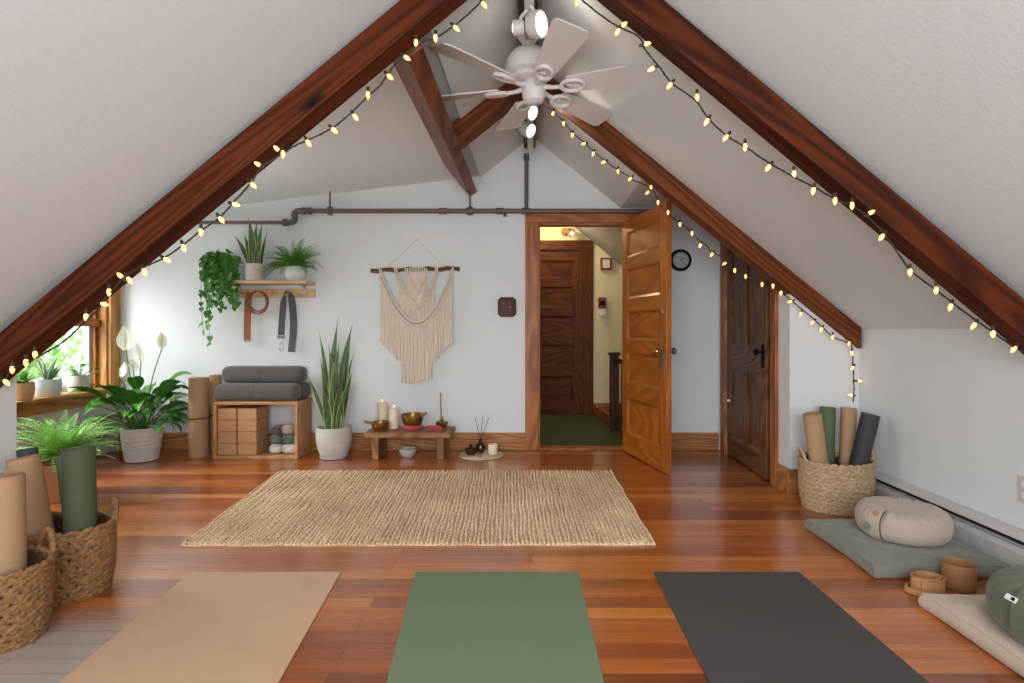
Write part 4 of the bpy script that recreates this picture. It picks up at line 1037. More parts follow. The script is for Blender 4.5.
def basket(label, c, rx, ry, h, mt, rows, nb, taper, style, handles):
    c = Vector(c); t = thing('woven_basket', label, 'basket', c)
    def rad(z): f = z / h; return taper + (1 - taper) * math.sin(min(1, f * 1.25 + .2) * PI / 2)
    def pt(a, z, off=0): k = rad(z); return c + Vector(((rx * k + off) * math.cos(a), (ry * k + off) * math.sin(a), z))
    m = MB(); rr = random.Random(rows)
    for i in range(rows):
        z = h * (i + .46) / rows; hh = h / rows
        for j in range(nb):
            a = 2 * PI * (j + .5 * (i % 2)) / nb; aw = 2 * PI / nb
            for q in ((-1, 1) if style == 'braid' else (1,)):
                aa = a + aw * .25 * q + rr.uniform(-.05, .05) * aw; p = pt(aa, z + q * hh * .2 * (style == 'braid'), -.006)
                tg = (pt(aa + .02, z) - pt(aa - .02, z)).normalized(); up = Vector((0, 0, 1)); ou = tg.cross(up)
                tilt = q * .55 if style == 'braid' else .42 * (1 if i % 2 else -1)
                xa = tg * math.cos(tilt) + up * math.sin(tilt); za = up * math.cos(tilt) - tg * math.sin(tilt)
                B = Matrix((xa, ou, za)).transposed(); ln = rx * aw * (.74 if style == 'braid' else .8)
                m.ball(p, (ln * rr.uniform(.92, 1.1), .0085, hh * (.38 if style == 'braid' else .52)), B, 7, 5)
    m.build('weave', mt, t)
    m = MB(); n = 40; rings = []
    for z in (h * .99, h * .5, .012, .006): rings.append([pt(2 * PI * j / n, z, -.013) for j in range(n)])
    m.loft(rings, True, False, True); m.build('lining', M['inner'], t)
    m = MB()
    ring = [pt(2 * PI * j / (nb * 3), h, -.006) + Vector((0, 0, .004 * math.sin(j * 2.1))) for j in range(nb * 3)]
    m.tube(ring, [.0105 + .002 * math.sin(j * 2.1) for j in range(nb * 3)], 7, closed=True); m.build('rim', mt, t)
    for a0, da, hh in handles:
        pts = []
        for i in range(15):
            f = i / 14; a = a0 + da * (f - .5) * 2; p = pt(a, h * .97, -.002); p.z += hh * math.sin(PI * f) ** .6; p += (p - c).normalized() * 0; pts.append(p)
        m = MB(); pts = smoothpts(pts, 3); m.tube(pts, [.0105 + .0022 * math.sin(i * 1.9) for i in range(len(pts))], 7)
        m.build('handle', mt, t)
    return t
basket('oval woven basket of rolled mats, nearest the camera at left edge', (-1.912, 1.935, 0), .222, .163, .255, M['hyacinth'], 8, 24, .86, 'braid', [(PI * .30, .30, .085), (PI * 1.3, .30, .085)])
basket('oval woven basket of rolled mats behind the leftmost basket', (-1.955, 2.295, 0), .222, .163, .272, M['hyacinth'], 8, 24, .86, 'braid', [(PI * .2, .30, .085), (PI * 1.2, .30, .085)])
basket('round seagrass basket of rolled mats against the right wall', (1.835, 3.385, 0), .21, .19, .285, M['seagrass'], 11, 30, .84, 'twist', [(PI * .02, .3, .075), (PI * .98, .3, .075)])
G = 'rolled mats in the left baskets'
rolled('tan rolled mat standing in the leftmost basket', (-1.83, 1.94, .02), (-1.84, 1.94, .6), .545, .066, M['mcork'], None, None, 1.0)
rolled('black rolled mat leaning in the basket behind, partly hidden by tan roll', (-2.06, 2.33, .02), (-2.125, 2.355, .56), .555, .040, M['mroll_black'], None, None, 2.0)
rolled('tan rolled mat leaning left beside the dark green roll', (-1.955, 2.26, .02), (-2.04, 2.24, .56), .545, .057, M['mcork'], None, None, .5)
rolled('dark green rolled mat upright in the second basket from the left', (-1.835, 2.28, .02), (-1.845, 2.275, .56), .57, .060, M['mdgreen'], None, None, 1.3)
rolled('thin olive rolled mat squeezed behind the dark green roll', (-1.93, 2.372, .02), (-2.02, 2.40, .56), .52, .028, M['mbgreen'], None, None, .2)
rolled('tan rolled mat leaning left in the right-hand basket', (1.754, 3.36, .02), (1.664, 3.33, .56), .56, .058, M['mcork'], None, None, .3)
rolled('green rolled mat in the right-hand basket beside the tan ones', (1.815, 3.475, .02), (1.845, 3.50, .58), .57, .052, M['mbgreen'], None, None, 1.3)
rolled('tan rolled mat between the green and black rolls, right-hand basket', (1.925, 3.44, .02), (1.965, 3.48, .58), .57, .052, M['mcork'], None, None, 2.3)
rolled('black rolled mat leaning right in the basket by the right wall', (1.884, 3.335, .02), (2.005, 3.32, .56), .565, .055, M['mroll_black'], None, None, 2.8)
# two rolls standing by the cube shelf
rolled('tan rolled mat with dark strap standing left of the cube shelf', ((198.5 - VX) / FL * 4.76, 4.76, .0), ((198.5 - VX) / FL * 4.76, 4.76, 1), .665, .083, M['mcork'], None, .49, 5.4)
rolled('tan rolled mat squeezed between strapped roll and cube shelf', ((215.2 - VX) / FL * 4.915, 4.915, .0), ((215.2 - VX) / FL * 4.915, 4.915, 1), .675, .056, M['mcork'], None, .49, 4.2)

# ================================================================== CUBE SHELF
x0, x1 = (213 - VX) / FL * 4.645, (297.5 - VX) / FL * 4.645; y0, y1, hh, bd = 4.645, 4.945, .475, .026
t = thing('cube_shelf', 'low open wooden cube shelf holding cork blocks against the wall', 'shelf', ((x0 + x1) / 2, 4.79, 0))
m = MB(); m.bb(x0, x1, y0, y1, hh - bd, hh); m.build('top_panel', M['shelfwood'], t, bevel=.003)
m = MB(); m.bb(x0, x1, y0, y1, .0, bd); m.build('bottom_panel', M['shelfwood'], t, bevel=.003)
for a in (x0, x1 - bd):
    m = MB(); m.bb(a, a + bd, y0, y1, bd, hh - bd, axis=2); m.build('side_panel', M['shelfwood'], t, bevel=.003)
def block(px0, px1, row, tier):
    Y = 4.665; a, b = (px0 - VX) / FL * Y, (px1 - VX) / FL * Y; z = bd + .001 + row * .0975
    m = MB(); m.bb(a, b, Y, Y + .225, z, z + .096); o = m.build('cork_block', M['cork'], bevel=.007, seg=3)
    tag(o, 'cork yoga block, %s in the %s stack inside the cube shelf' % (['bottom', 'second from bottom', 'second from top', 'top'][row], tier), 'yoga block', 'cork blocks in the cube shelf')
for row in range(4):
    block(217.6, 236.2, row, 'left'); block(237.4, 256.4, row, 'right')
def roundbox(m, c, sx, sy, sz, e=3.2, n=28, k=10, wr=.0, seed=0):
    """superellipsoid cushion shape"""
    rings = []; rr = random.Random(seed)
    for i in range(k + 1):
        th = -PI / 2 + PI * i / k; cz_, r_ = math.copysign(abs(math.sin(th)) ** (2 / e), math.sin(th)), max(abs(math.cos(th)) ** (2 / e), .02)
        ring = []
        for j in range(n):
            a = 2 * PI * j / n; x = math.copysign(abs(math.cos(a)) ** (2 / e), math.cos(a)); y = math.copysign(abs(math.sin(a)) ** (2 / e), math.sin(a))
            p = Vector((sx * r_ * x, sy * r_ * y, sz * cz_)); p *= 1 + wr * noise.noise(p * 25 + Vector((seed, 0, 0)))
            ring.append(p + Vector(c))
        rings.append(ring)
    m.loft(rings, True, True, True)
names = {'socks_cream': 'cream', 'socks_green': 'green', 'socks_tan': 'taupe', 'socks_brown': 'dark brown'}
for px, row, mt, side, w in ((273.5, 0, 'socks_cream', 'left', 13), (287.8, 0, 'socks_cream', 'right', 15.5), (273.8, 1, 'socks_green', 'left', 12.5), (287, 1, 'socks_green', 'right', 13.5), (275.5, 2, 'socks_brown', 'left', 11.5), (286, 2, 'socks_tan', 'right', 12.5)):
    Y = 4.70; kk = Y / FL; c = Vector(((px - VX) * kk, Y + .055, bd + .0405 + row * .0795))
    t = thing('rolled_strap', 'rolled %s strap, %s at the %s of the pile in the cube shelf' % (names[mt], side, ['bottom', 'middle', 'top'][row]), 'rolled strap', c - Vector((0, 0, .04)), 'rolled straps in the cube shelf')
    m = MB(); roundbox(m, c, w * kk / 2 * .97, .052, .0385, 2.8, 28, 10, .06, int(px)); m.build('roll', M[mt], t)
    m = MB(); pts = [c + Vector((w * kk * .5 * .75 * math.cos(a) * .9, -.050, .030 * math.sin(a))) for a in [.6 + i * .25 for i in range(16)]]; m.strap(pts, (0, 1, 0), .012, .004); m.build('strap_end', M[mt], t)
# bolsters
def bolster(label, xa, xb, yc, zc, r):
    m = MB(); n = 40; L = xb - xa; rings = []
    prof = []
    for i in range(7): q = i / 6 * PI / 2; prof.append((.045 * (1 - math.sin(q)) * -1 + .045, 0)) if False else None
    xs = [(0, .50), (.004, .70), (.014, .84), (.03, .93), (.055, .985), (.09, 1.0)]
    ss = [(xa + a, f) for a, f in xs] + [(xa + L * f, 1.0 + .012 * math.sin(f * 9)) for f in (.2, .3, .4, .475)] + [(xa + L * .488, .985), (xa + L * .5, .92), (xa + L * .512, .985)] + [(xa + L * f, 1.0 + .012 * math.sin(f * 7)) for f in (.525, .6, .7, .8)] + [(xb - a, f) for a, f in reversed(xs)]
    for x, f in ss:
        ring = []
        for j in range(n):
            a = 2 * PI * j / n; e = 2.6; cy = math.copysign(abs(math.cos(a)) ** (2 / e), math.cos(a)); sz = math.copysign(abs(math.sin(a)) ** (2 / e), math.sin(a))
            w = 1 + (.012 * math.sin(14 * a) * (1 if f < .995 and abs(x - (xa + xb) / 2) > .05 else .2)) + .01 * noise.noise(Vector((x * 8, math.cos(a) * 2, math.sin(a) * 2)))
            ring.append(Vector((x, yc + cy * r * 1.06 * f * w, zc + sz * r * f * w)))
        rings.append(ring)
    m.loft(rings, True, True, True); t = thing('yoga_bolster', label, 'bolster', ((xa + xb) / 2, yc, zc - r)); m.build('body', M['bolster'], t)
    m = MB(); pts = [Vector(((xa + xb) / 2, yc + 1.06 * r * .925 * math.copysign(abs(math.cos(a)) ** (2 / 2.6), math.cos(a)), zc + r * .925 * math.copysign(abs(math.sin(a)) ** (2 / 2.6), math.sin(a)))) for a in [2 * PI * j / 40 for j in range(40)]]
    m.tube(pts, .004, 6, closed=True); m.build('seam', M['bolster'], t)
r = .072; Y = 4.72
bolster('charcoal yoga bolster lying at the front of the cube shelf top', (217 - VX) / FL * Y, (299 - VX) / FL * Y, 4.725, hh + r + .002, r)
bolster('charcoal yoga bolster at the back, mostly hidden, on the cube shelf', (224 - VX) / FL * 4.87, (308.5 - VX) / FL * 4.87, 4.888, hh + r + .002, r)
bolster('charcoal yoga bolster resting on top of the other two', (223 - VX) / FL * 4.78, (304.5 - VX) / FL * 4.78, 4.806, hh + r * 3.0, r)

# ================================================================== ALTAR BENCH AND ITS THINGS
BX0, BX1, BY0, BY1, BZ = -1.388, -.675, 4.615, 4.945, .222
t = thing('low_bench', 'low rustic wooden altar bench below the macrame hanging', 'bench', (-1.03, 4.78, 0))
m = MB(); m.bb(BX0, BX1, BY0, BY1, BZ - .042, BZ); m.build('bench_top', M['bench'], t, bevel=.004)
for a in (BX0 + .062, BX1 - .11):
    m = MB(); m.bb(a, a + .056, BY0 + .012, BY1 - .05, 0, BZ - .042, axis=2); m.build('leg', M['bench'], t, bevel=.004)
def candle(label, px, Y, r, h):
    c = Vector(((px - VX) / FL * Y, Y, BZ + .001)); t = thing('pillar_candle', label, 'candle', c)
    m = MB(); m.lathe([(r * .96, 0), (r, .006), (r, h - .006), (r * .9, h), (r * .6, h - .008), (.002, h - .010)], c, 28); m.build('wax', M['wax'], t)
    m = MB(); m.tube([c + Vector((0, 0, h - .01)), c + Vector((.001, 0, h + .008))], .0016, 5); m.build('wick', M['black'], t)
    m = MB(); m.lathe([(.001, 0), (.003, .004), (.0028, .008), (.001, .015)], c + Vector((0, 0, h + .005)), 10); m.build('flame', M['flame'], t)
candle('taller ivory pillar candle at the left of the altar bench', 382.3, 4.865, .041, .222)
candle('shorter ivory pillar candle beside the taller one on the bench', 393.8, 4.825, .041, .176)
def bowl(t, c, r, h, mt, th=.006, foot=.5):
    m = MB(); pr = [(r * foot * .8, 0)]
    for i in range(11): q = i / 10; pr.append((r * (foot + (1 - foot) * math.sin(q * PI / 2) ** .9), h * q ** 1.15))
    pr += [(r - th * .4, h + .002), (r - th, h)]
    for i in range(10, -1, -1): q = i / 10; pr.append((max(r * (foot + (1 - foot) * math.sin(q * PI / 2) ** .9) - th, .002), max(h * q ** 1.15, th)))
    pr.append((.002, th)); m.lathe(pr, c, 36); return m.build('bowl', mt, t)
Y = 4.72; c = Vector(((380.2 - VX) / FL * Y, Y, BZ + .001)); t = thing('singing_bowl', 'small brass singing bowl with a wooden striker at the bench left end', 'singing bowl', c)
bowl(t, c, .074, .074, M['brass'], .006, .62); m = MB(); a = P(381, 424, Y - .02); b = P(364, 421.8, Y - .06); m.tube([a, a.lerp(b, .4), a.lerp(b, .45), b], [.006, .006, .013, .013], 10); m.build('striker', M['cupwood'], t)
Y = 4.78; c = Vector(((412.5 - VX) / FL * Y, Y, BZ + .001)); t = thing('ring_cushion', 'red and white patterned ring cushion under the large singing bowl', 'cushion', c)
m = MB(); ring = [c + Vector((.062 * math.cos(a), .062 * math.sin(a), .0205)) for a in [2 * PI * i / 32 for i in range(32)]]; m.tube(ring, [.0195 + .002 * math.sin(i * 3) for i in range(32)], 10, closed=True); m.build('ring', M['pinkring'], t)
c2 = c + Vector((0, 0, .0435)); t = thing('singing_bowl', 'large brass singing bowl with wooden mallet on a red ring cushion', 'singing bowl', c2)
bowl(t, c2, .096, .085, M['brass'], .006, .76); m = MB(); a = P(409, 422.5, Y - .02); b = P(426.5, 412.8, Y - .05); m.tube([a, a.lerp(b, .5), a.lerp(b, .6), b], [.009, .010, .013, .013], 10); m.build('mallet', M['cupwood'], t)
Y = 4.83; c = Vector(((442 - VX) / FL * Y, Y, BZ + .001)); t = thing('incense_burner', 'round brass incense bowl with a tall stick at the bench right', 'incense burner', c)
bowl(t, c, .053, .055, M['brass'], .005, .5); m = MB(); m.lathe([(.05, .05), (.03, .065), (.012, .075), (.012, .095), (.004, .10)], c, 20); m.build('cap', M['brass'], t)
m = MB(); m.tube([c + Vector((-.008, 0, .09)), P(440.6, 392.5, Y)], .0055, 8); m.build('incense_stick', M['brass'], t)
c = Vector(((434.5 - VX) / FL * 4.70, 4.70, BZ + .001)); t = thing('red_pouch', 'dark red brocade pouch lying at the front of the bench', 'pouch', c)
m = MB(); a = P(426.8, 427.5, 4.74); b = P(443, 431, 4.655); a.z = b.z = BZ + .022; n = 10
m.tube([a.lerp(b, i / n) for i in range(n + 1)], [.021 * (.75 + .35 * math.sin(PI * (.1 + .8 * i / n))) for i in range(n + 1)], 12, flat=.9); m.build('body', M['redcloth'], t)
m = MB(); d = (b - a).normalized(); s_ = a.lerp(b, .15) + Vector((0, 0, .0215)); e_ = a.lerp(b, .85) + Vector((0, 0, .0225)); m.tube([s_, e_], .003, 6); m.build('piping', M['pinkring'], t)
c = Vector(((408 - VX) / FL * 4.74, 4.74, .0005)); t = thing('stone_bowl', 'speckled pale stone bowl of dark pebbles under the bench', 'bowl', c)
bowl(t, c, .075, .068, M['stonebowl'], .009, .6); m = MB(); rr = random.Random(8)
for i in range(14): a = i * 2.4; m.ball(c + Vector((.042 * math.sqrt(i / 14) * math.cos(a), .042 * math.sqrt(i / 14) * math.sin(a), .048)), (.014, .012, .009), Matrix.Rotation(a, 3, 'Z'), 8, 5)
o = m.build('pebbles', M['pebble'], t)
# round mat and its things
c = F(481.5, 455.5); c.z = 0; t = thing('round_mat', 'small round straw mat on the floor right of the bench', 'mat', c)
m = MB(); rr = .192; m.lathe([(rr * .97, 0.001), (rr, .004), (rr * .98, .009), (rr * .6, .010), (.002, .010)], c, 48, rad=lambda a, z: 1 + .006 * math.sin(a * 24)); m.build('body', M['plate'], t)
m = MB()
for rad_ in (.06, .115, .17): m.tube([c + Vector((rad_ * math.cos(a), rad_ * math.sin(a), .010)) for a in [2 * PI * i / 60 for i in range(60)]], .004, 6, closed=True)
m.build('braid_rings', M['plate'], t)
ZP = .0145
def onp(px, Y): return Vector(((px - VX) / FL * Y, Y, ZP))
b = onp(471, 4.76); t = thing('incense_bowl', 'dark wooden incense bowl with upright peg on the round mat', 'bowl', b); bowl(t, b, .052, .042, M['darkwood'], .007, .55); m = MB(); m.lathe([(.012, .006), (.012, .05), (.015, .06), (.013, .085), (.002, .088)], b, 14); m.build('peg', M['darkwood'], t)
b = onp(480.5, 4.84); t = thing('reed_diffuser', 'brown glass reed diffuser with three sticks on the round mat', 'diffuser', b)
m = MB(); m.lathe([(.03, 0), (.037, .004), (.038, .06), (.03, .075), (.014, .085), (.014, .105), (.017, .107), (.017, .115), (.006, .115)], b, 24); m.build('bottle', M['amber'], t)
for px, py in ((474.7, 416.5), (483, 415.3), (489.3, 417)):
    m = MB(); m.tube([b + Vector(((px - 481.5) * .0006, 0, .112)), P(px, py, 4.84 + (px - 482) * .003)], .0022, 6); m.build('reed', M['darkwood'], t)
b = onp(492.8, 4.755); t = thing('votive_candle', 'ivory votive candle in a frosted cup on the round mat', 'candle', b)
m = MB(); m.lathe([(.035, 0), (.041, .008), (.043, .05), (.040, .085), (.037, .088), (.034, .083), (.002, .080)], b, 28); m.build('cup', M['wax'], t)
m = MB(); m.tube([b + Vector((0, 0, .078)), b + Vector((0, 0, .092))], .0015, 5); m.build('wick', M['black'], t)
b = onp(478.6, 4.69); t = thing('oil_bottle', 'tiny amber oil bottle between incense bowl and diffuser', 'bottle', b); m = MB(); m.lathe([(.010, 0), (.011, .003), (.011, .022), (.005, .028), (.005, .034), (.002, .035)], b, 12); m.build('body', M['brassd'], t)
b = onp(480.5, 4.645); t = thing('orange_crystal', 'small orange crystal at the front of the round mat', 'crystal', b); m = MB(); m.ball(b + Vector((0, 0, .011)), (.022, .014, .011), Matrix.Rotation(.5, 3, 'Z'), 6, 4); m.build('stone', plain('orange_stone', 'b0704a', .5, .3), t, flat=True)

# ================================================================== HEATERS AND OUTLET
def heater(label, ax, x, y0, y1, side):
    t = thing('baseboard_heater', label, 'heater', (x, (y0 + y1) / 2, 0)); s = side; h = .205; d = .062
    m = MB(); m.prism([(x, .0), (x + s * .006, .0), (x + s * .006, h), (x, h)], y1 - y0, 'y', y0); m.build('back_plate', M['heater'], t)
    m = MB(); m.prism([(x + s * .006, h - .006), (x + s * .012, h), (x + s * d * .85, h - .010), (x + s * d, h - .028), (x + s * d * .93, h - .030), (x + s * d * .78, h - .018)], y1 - y0, 'y', y0); m.build('top_hood', M['heater'], t, bevel=.001)
    m = MB(); m.prism([(x + s * d * .86, .022), (x + s * d, .022), (x + s * d, h - .085), (x + s * d * .7, h - .062), (x + s * d * .68, h - .066), (x + s * d * .9, h - .09)], y1 - y0, 'y', y0); m.build('front_panel', M['heater'], t, bevel=.001)
    m = MB(); m.bb(x + s * .01, x + s * d * .62, y0 + .004, y1 - .004, .03, h - .03); m.build('fins', M['dkmetal'], t)
    m = MB(); m.prism([(x + s * d * .55, h - .052), (x + s * d * .99, h - .047), (x + s * d * .99, h - .052), (x + s * d * .55, h - .058)], y1 - y0, 'y', y0); m.build('damper', M['heater'], t)
    for y in (y0, y1 - .006): m = MB(); m.prism([(x, 0), (x + s * d, .0), (x + s * d, h - .03), (x + s * d * .85, h - .008), (x, h)], .006, 'y', y - .0005); m.build('end_cap', M['heater'], t)
    return t
heater('long low baseboard heater along the right wall behind the cushions', 'y', XR, .2, 3.60, -1)
heater('baseboard heater under the left window behind the fern', 'y', XL, 2.6, 4.93, 1)
c = P(1026, 490.5, 2.414); c.x = XR; t = thing('wall_outlet', 'white outlet plate low on the right wall at the frame edge', 'outlet', c)
m = MB(); m.bb(XR - .006, XR, c.y - .036, c.y + .036, c.z - .058, c.z + .058); m.build('plate', M['heater'], t, bevel=.003)
for dz in (-.024, .024): m = MB(); m.bb(XR - .009, XR - .004, c.y - .016, c.y + .016, c.z + dz - .013, c.z + dz + .013); m.build('socket', M['white'], t, bevel=.002)

# ================================================================== CUSHIONS
def zabuton(label, xa, xb, ya, yb, h, mt, seed, dent=None):
    t = thing('floor_cushion', label, 'cushion', ((xa + xb) / 2, (ya + yb) / 2, 0)); m = MB()
    cx, cy, sx, sy = (xa + xb) / 2, (ya + yb) / 2, (xb - xa) / 2, (yb - ya) / 2; n = 44
    def outl(u, v):   # pinch sides inwards a little between the corners
        k = .965
        return Vector((cx + sx * u * (k + (1 - k) * v * v), cy + sy * v * (k + (1 - k) * u * u), 0))
    def top(u, v):
        e = (1 - u ** 4) * (1 - v ** 4); e = max(e, 0) ** .6; z = h * (.62 + .38 * e)
        p = Vector((u * 2.2, v * 2.2, seed)); ed = max(abs(u), abs(v))
        z += .018 * noise.noise(p * 1.3) * e + .009 * noise.noise(p * 3.5) * e
        z -= .010 * abs(noise.noise(Vector((math.atan2(v, u) * 5, seed, 0)))) * (ed > .55) * math.sin(PI * min(1, (ed - .55) / .45)) if ed > .55 else 0
        if dent:
            q = outl(u, v); d = math.hypot(q.x - dent[0], q.y - dent[1]); w = max(0, min(1, (dent[2] + .05 - d) / .06)); z = z * (1 - w) + min(z, dent[3]) * w
        return z
    vs = []; idx = {}
    for i in range(n + 1):
        for j in range(n + 1):
            u, v = math.sin(PI / 2 * (2 * i / n - 1)), math.sin(PI / 2 * (2 * j / n - 1)); q = outl(u, v); vs.append(Vector((q.x, q.y, top(u, v))))
    fs = [(i * (n + 1) + j, (i + 1) * (n + 1) + j, (i + 1) * (n + 1) + j + 1, i * (n + 1) + j + 1) for i in range(n) for j in range(n)]
    m.add(vs, fs)
    per = [(i, 0) for i in range(n)] + [(n, j) for j in range(n)] + [(n - i, n) for i in range(n)] + [(0, n - j) for j in range(n)]
    rings = []
    for f, bul in ((1, 0), (.8, .006), (.5, .010), (.2, .006), (.03, -.004)):
        ring = []
        for i, j in per:
            p = vs[i * (n + 1) + j]; d = Vector((p.x - cx, p.y - cy, 0)); dd = Vector((d.x / sx, d.y / sy, 0)); dd = Vector((math.copysign(1, dd.x) if abs(dd.x) >= abs(dd.y) - .02 else 0, math.copysign(1, dd.y) if abs(dd.y) >= abs(dd.x) - .02 else 0, 0))
            w = noise.noise(Vector((i * .35 + seed, j * .35, 0))) * .004
            ring.append(Vector((p.x + dd.x * (bul + w * (f < 1)), p.y + dd.y * (bul + w * (f < 1)), p.z * f)))
        rings.append(ring)
    m.loft(rings, True, False, True); m.build('body', mt, t, sharp=70)
    m = MB(); m.tube([r_ + Vector((0, 0, .001)) for r_ in rings[0]], .0032, 6, closed=True); m.build('piping', mt, t)
    return t
def zafu(label, c, r, h, mt, strap_az, seed, bits):
    c = Vector(c); t = thing('meditation_cushion', label, 'cushion', c); m = MB(); n = 120
    prof = [(.02, 0), (.72, 0), (.86, .03), (.95, .14), (.995, .34), (1.0, .52), (.985, .68), (.94, .82), (.86, .91), (.74, .965), (.55, .985), (.3, .985), (.02, .98)]
    def w(a, z):
        f = z / h; k = max(0, (f - .55) / .45) * (1 if f < .97 else .35)
        return 1 + .02 * math.sin(a * 30 + 2 * math.sin(a * 5)) * k + .012 * noise.noise(Vector((math.cos(a) * 1.5, math.sin(a) * 1.5, seed + f))) + .005 * math.sin(a * 17) * (f < .15)
    m.lathe([(r * a, h * b) for a, b in prof], c, n, None, True, True, w)
    for q, v in enumerate(m.v):
        ring = q // n; aa = 2 * PI * (q % n) / n; kk = {6: .3, 7: .7, 8: 1.0, 9: .8, 10: .4}.get(ring, 0)
        v.z += .0065 * kk * math.sin(aa * 27 + 2.5 * math.sin(aa * 4 + seed))
    m.build('body', mt, t, sharp=70)
    a = strap_az; o = Vector((math.cos(a), math.sin(a), 0)); tg = Vector((-math.sin(a), math.cos(a), 0))
    pts = [c + o * (r * (pa + .012)) + Vector((0, 0, h * pb + (.004 if pb > .9 else 0))) for pa, pb in ((.80, .975), (.86, .93), (.95, .82), (1.0, .66), (1.01, .5), (1.0, .32), (.96, .15), (.88, .04))]
    m = MB(); m.strap(smoothpts(pts, 3), tg, .058, .005); m.build('carry_strap', mt, t)
    m = MB(); m.tube(smoothpts([p + tg * .033 + o * .001 for p in pts], 3), .003, 6); m.build('strap_edge', M['black'] if bits != 'tan' else M['socks_brown'], t)
    if bits == 'tan':
        m = MB(); cc = c + Vector((math.cos(a - .14), math.sin(a - .14), 0)) * (r * 1.03) + Vector((0, 0, h * .42)); m.lathe([(.019, -.004), (.019, .004), (.001, .005)], cc, 20, frame((math.cos(a - .14), math.sin(a - .14), .05))); lab(m.build('round_patch', M['bluegrn'], t), 'round grey-green patch')
        m = MB(); cc = c + o * (r * .93) + Vector((0, 0, h * .88)); m.lathe([(.014, -.004), (.014, .005), (.001, .006)], cc, 16, frame((o.x, o.y, .9))); m.build('button', M['tanleather'], t)
    else:
        cc = c + Vector((math.cos(a - .16), math.sin(a - .16), 0)) * (r * .965) + Vector((0, 0, h * .82)); Mx = frame((math.cos(a - .16), math.sin(a - .16), .75))
        m = MB(); m.box(cc, (.040, .018, .008), Mx); lab(m.build('white_tag', M['white'], t), 'white cloth tag')
        m = MB(); m.box(cc + Mx @ Vector((.008, 0, .0045)), (.012, .010, .002), Mx); m.build('tag_print', M['black'], t)
    return t
M['bluegrn'] = plain('grey_green_patch', '76837c', .7, .1)
zabuton('flat grey-green floor cushion under the round cream cushion', 1.472, 2.055, 2.405, 3.00, .086, M['zsage'], 3.1, (1.815, 2.715, .2, .074))
zafu('round cream meditation cushion on the grey-green floor cushion', (1.797, 2.72, .0785), .200, .142, M['zcream'], math.radians(203), 1.0, 'tan')
zabuton('flat beige linen floor cushion in the lower right corner', 1.497, 2.07, 1.50, 2.145, .092, M['ztan'], 8.4, (1.765, 1.80, .23, .066))
zafu('round moss green meditation cushion on the beige floor cushion', (1.765, 1.80, .0705), .238, .17, M['zmoss'], math.radians(191), 5.0, 'green')
# wooden cup, coiled strap and wooden tray piece between the cushions
c = Vector(((959 - VX) / FL * 2.325, 2.325, .001)); t = thing('wooden_cup', 'plain turned wooden cup between the two floor cushions', 'cup', c)
m = MB(); r = .060; m.lathe([(r * .9, 0), (r * .97, .006), (r, .05), (r * .99, .100), (r * .95, .104), (r * .89, .100), (r * .86, .02), (.002, .016)], c, 36); m.build('body', M['cupwood'], t)
c = Vector(((928 - VX) / FL * 2.285, 2.285, .001)); t = thing('leather_strap', 'coiled tan leather strap beside the wooden cup', 'strap', c)
m = MB(); pts = []
for i in range(50):
    f = i / 49; a = -2.3 + f * 2 * PI * 1.7; rr = .060 - .02 * f; pts.append(c + Vector((rr * 1.15 * math.cos(a) - .005, rr * .8 * math.sin(a), .034 + .012 * f)))
m.strap(pts, (0, 0, 1), .054, .007); m.build('coil', M['tanleather'], t)
m = MB(); pts = smoothpts([c + Vector((.045, -.035, .014)), c + Vector((-.02, -.058, .012)), c + Vector((-.068, -.03, .011)), c + Vector((-.085, .01, .012)), c + Vector((-.06, .035, .012))], 5); m.strap(pts, (.25, .25, 1), .022, .007); m.build('loose_end', M['tanleather'], t)
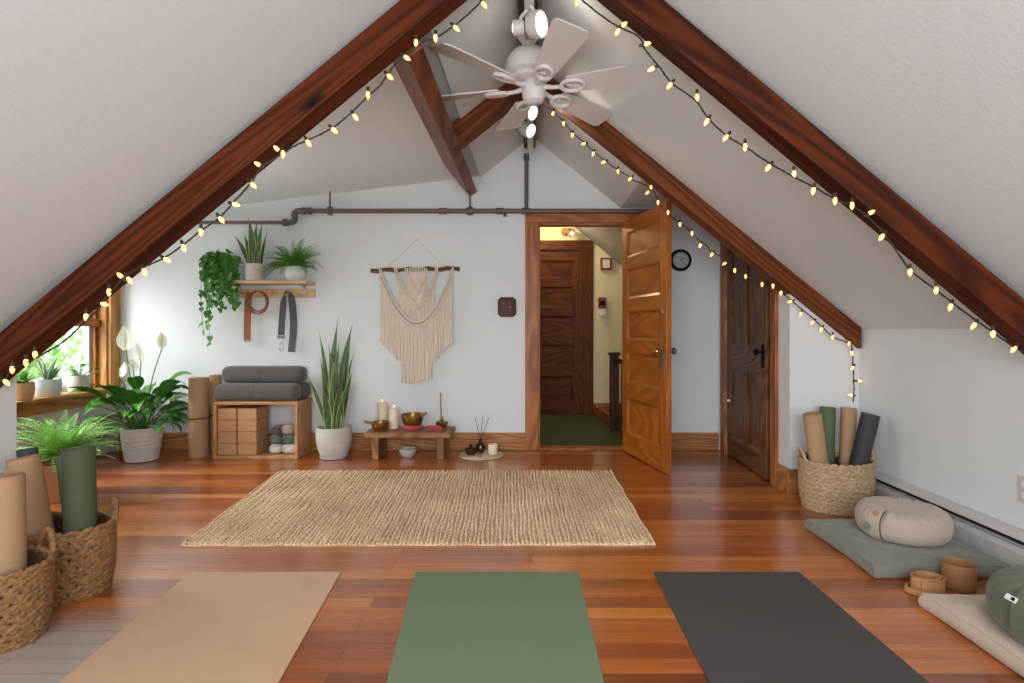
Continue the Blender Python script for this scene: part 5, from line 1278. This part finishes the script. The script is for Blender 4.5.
# ================================================================== LIGHT
def area(name, loc, rot, sx, sy, power, col):
    l = bpy.data.lights.new(name, 'AREA'); l.shape = 'RECTANGLE'; l.size = sx; l.size_y = sy; l.energy = power; l.color = col
    o = bpy.data.objects.new(name, l); o.location = loc; o.rotation_euler = rot; C.objects.link(o); return o
def point(name, loc, power, col, r=.05):
    l = bpy.data.lights.new(name, 'POINT'); l.energy = power; l.color = col; l.shadow_soft_size = r
    o = bpy.data.objects.new(name, l); o.location = loc; C.objects.link(o); return o
area('rear_fill', (0, -.86, 1.22), (math.radians(78), 0, 0), 2.9, 1.4, 54, (.93, .97, 1)).data.spread = math.radians(135)  # added area light for camera-side fill, set in the unseen rear opening
area('left_window_daylight', (XL - .95, 3.25, 2.15), (0, math.radians(-42), 0), 1.2, 1.3, 95, (.97, .99, 1)).data.spread = math.radians(120)
area('dormer_fill', (XL - .75, 3.35, .15), (0, math.radians(-140), 0), .9, 1.2, 32, (.97, .99, 1)).data.spread = math.radians(75)  # added lamp hidden below the sill outside, brightens the dormer ceiling
for i, (c, d) in enumerate(HEADS):
    l = bpy.data.lights.new('track_spot', 'SPOT'); l.energy = (0, 1, 5, 5)[i]; l.color = (1, .86, .68); l.spot_size = 1.9; l.spot_blend = .8; l.shadow_soft_size = .04
    o = bpy.data.objects.new('track_spot', l); o.location = c + d * .02; o.rotation_euler = d.to_track_quat('-Z', 'Y').to_euler(); C.objects.link(o)
point('hall_lamp', (.15, 6.45, 2.35), 16, (1, .8, .5), .06)
w = bpy.data.worlds.new('sky'); bpy.context.scene.world = w; w.use_nodes = True
nt = w.node_tree; bg = nt.nodes['Background']; bg.inputs[0].default_value = (.86, .93, 1, 1); bg.inputs[1].default_value = 2.35
po = area('left_window_portal', (XL - .17, (WY0 + WY1) / 2, (WZ0 + WZ1) / 2), (0, math.radians(-90), 0), WZ1 - WZ0, WY1 - WY0, 1, (1, 1, 1)); po.data.cycles.is_portal = True
s = bpy.data.lights.new('sun', 'SUN'); s.energy = 5; s.angle = .05; s.color = (1, .96, .88)
o = bpy.data.objects.new('sun', s); o.rotation_euler = (0, math.radians(42), 0); o.location = (-5, 0, 6); C.objects.link(o)

# ================================================================== CAMERA
cam = bpy.data.cameras.new('camera'); co = bpy.data.objects.new('camera', cam); C.objects.link(co)
co.location = (0, 0, EYE); co.rotation_euler = (math.radians(90), 0, 0)
cam.sensor_width = 36; cam.lens = FL / 1024 * 36; cam.shift_x = -(VX - 512) / 1024; cam.shift_y = -(341.5 - VY) / 1024; cam.clip_start = .02
sc = bpy.context.scene; sc.camera = co
sc.view_settings.view_transform = 'Standard'; sc.view_settings.look = 'None'; sc.view_settings.exposure = 0.32; sc.view_settings.gamma = 1; sc.view_settings.use_curve_mapping = False
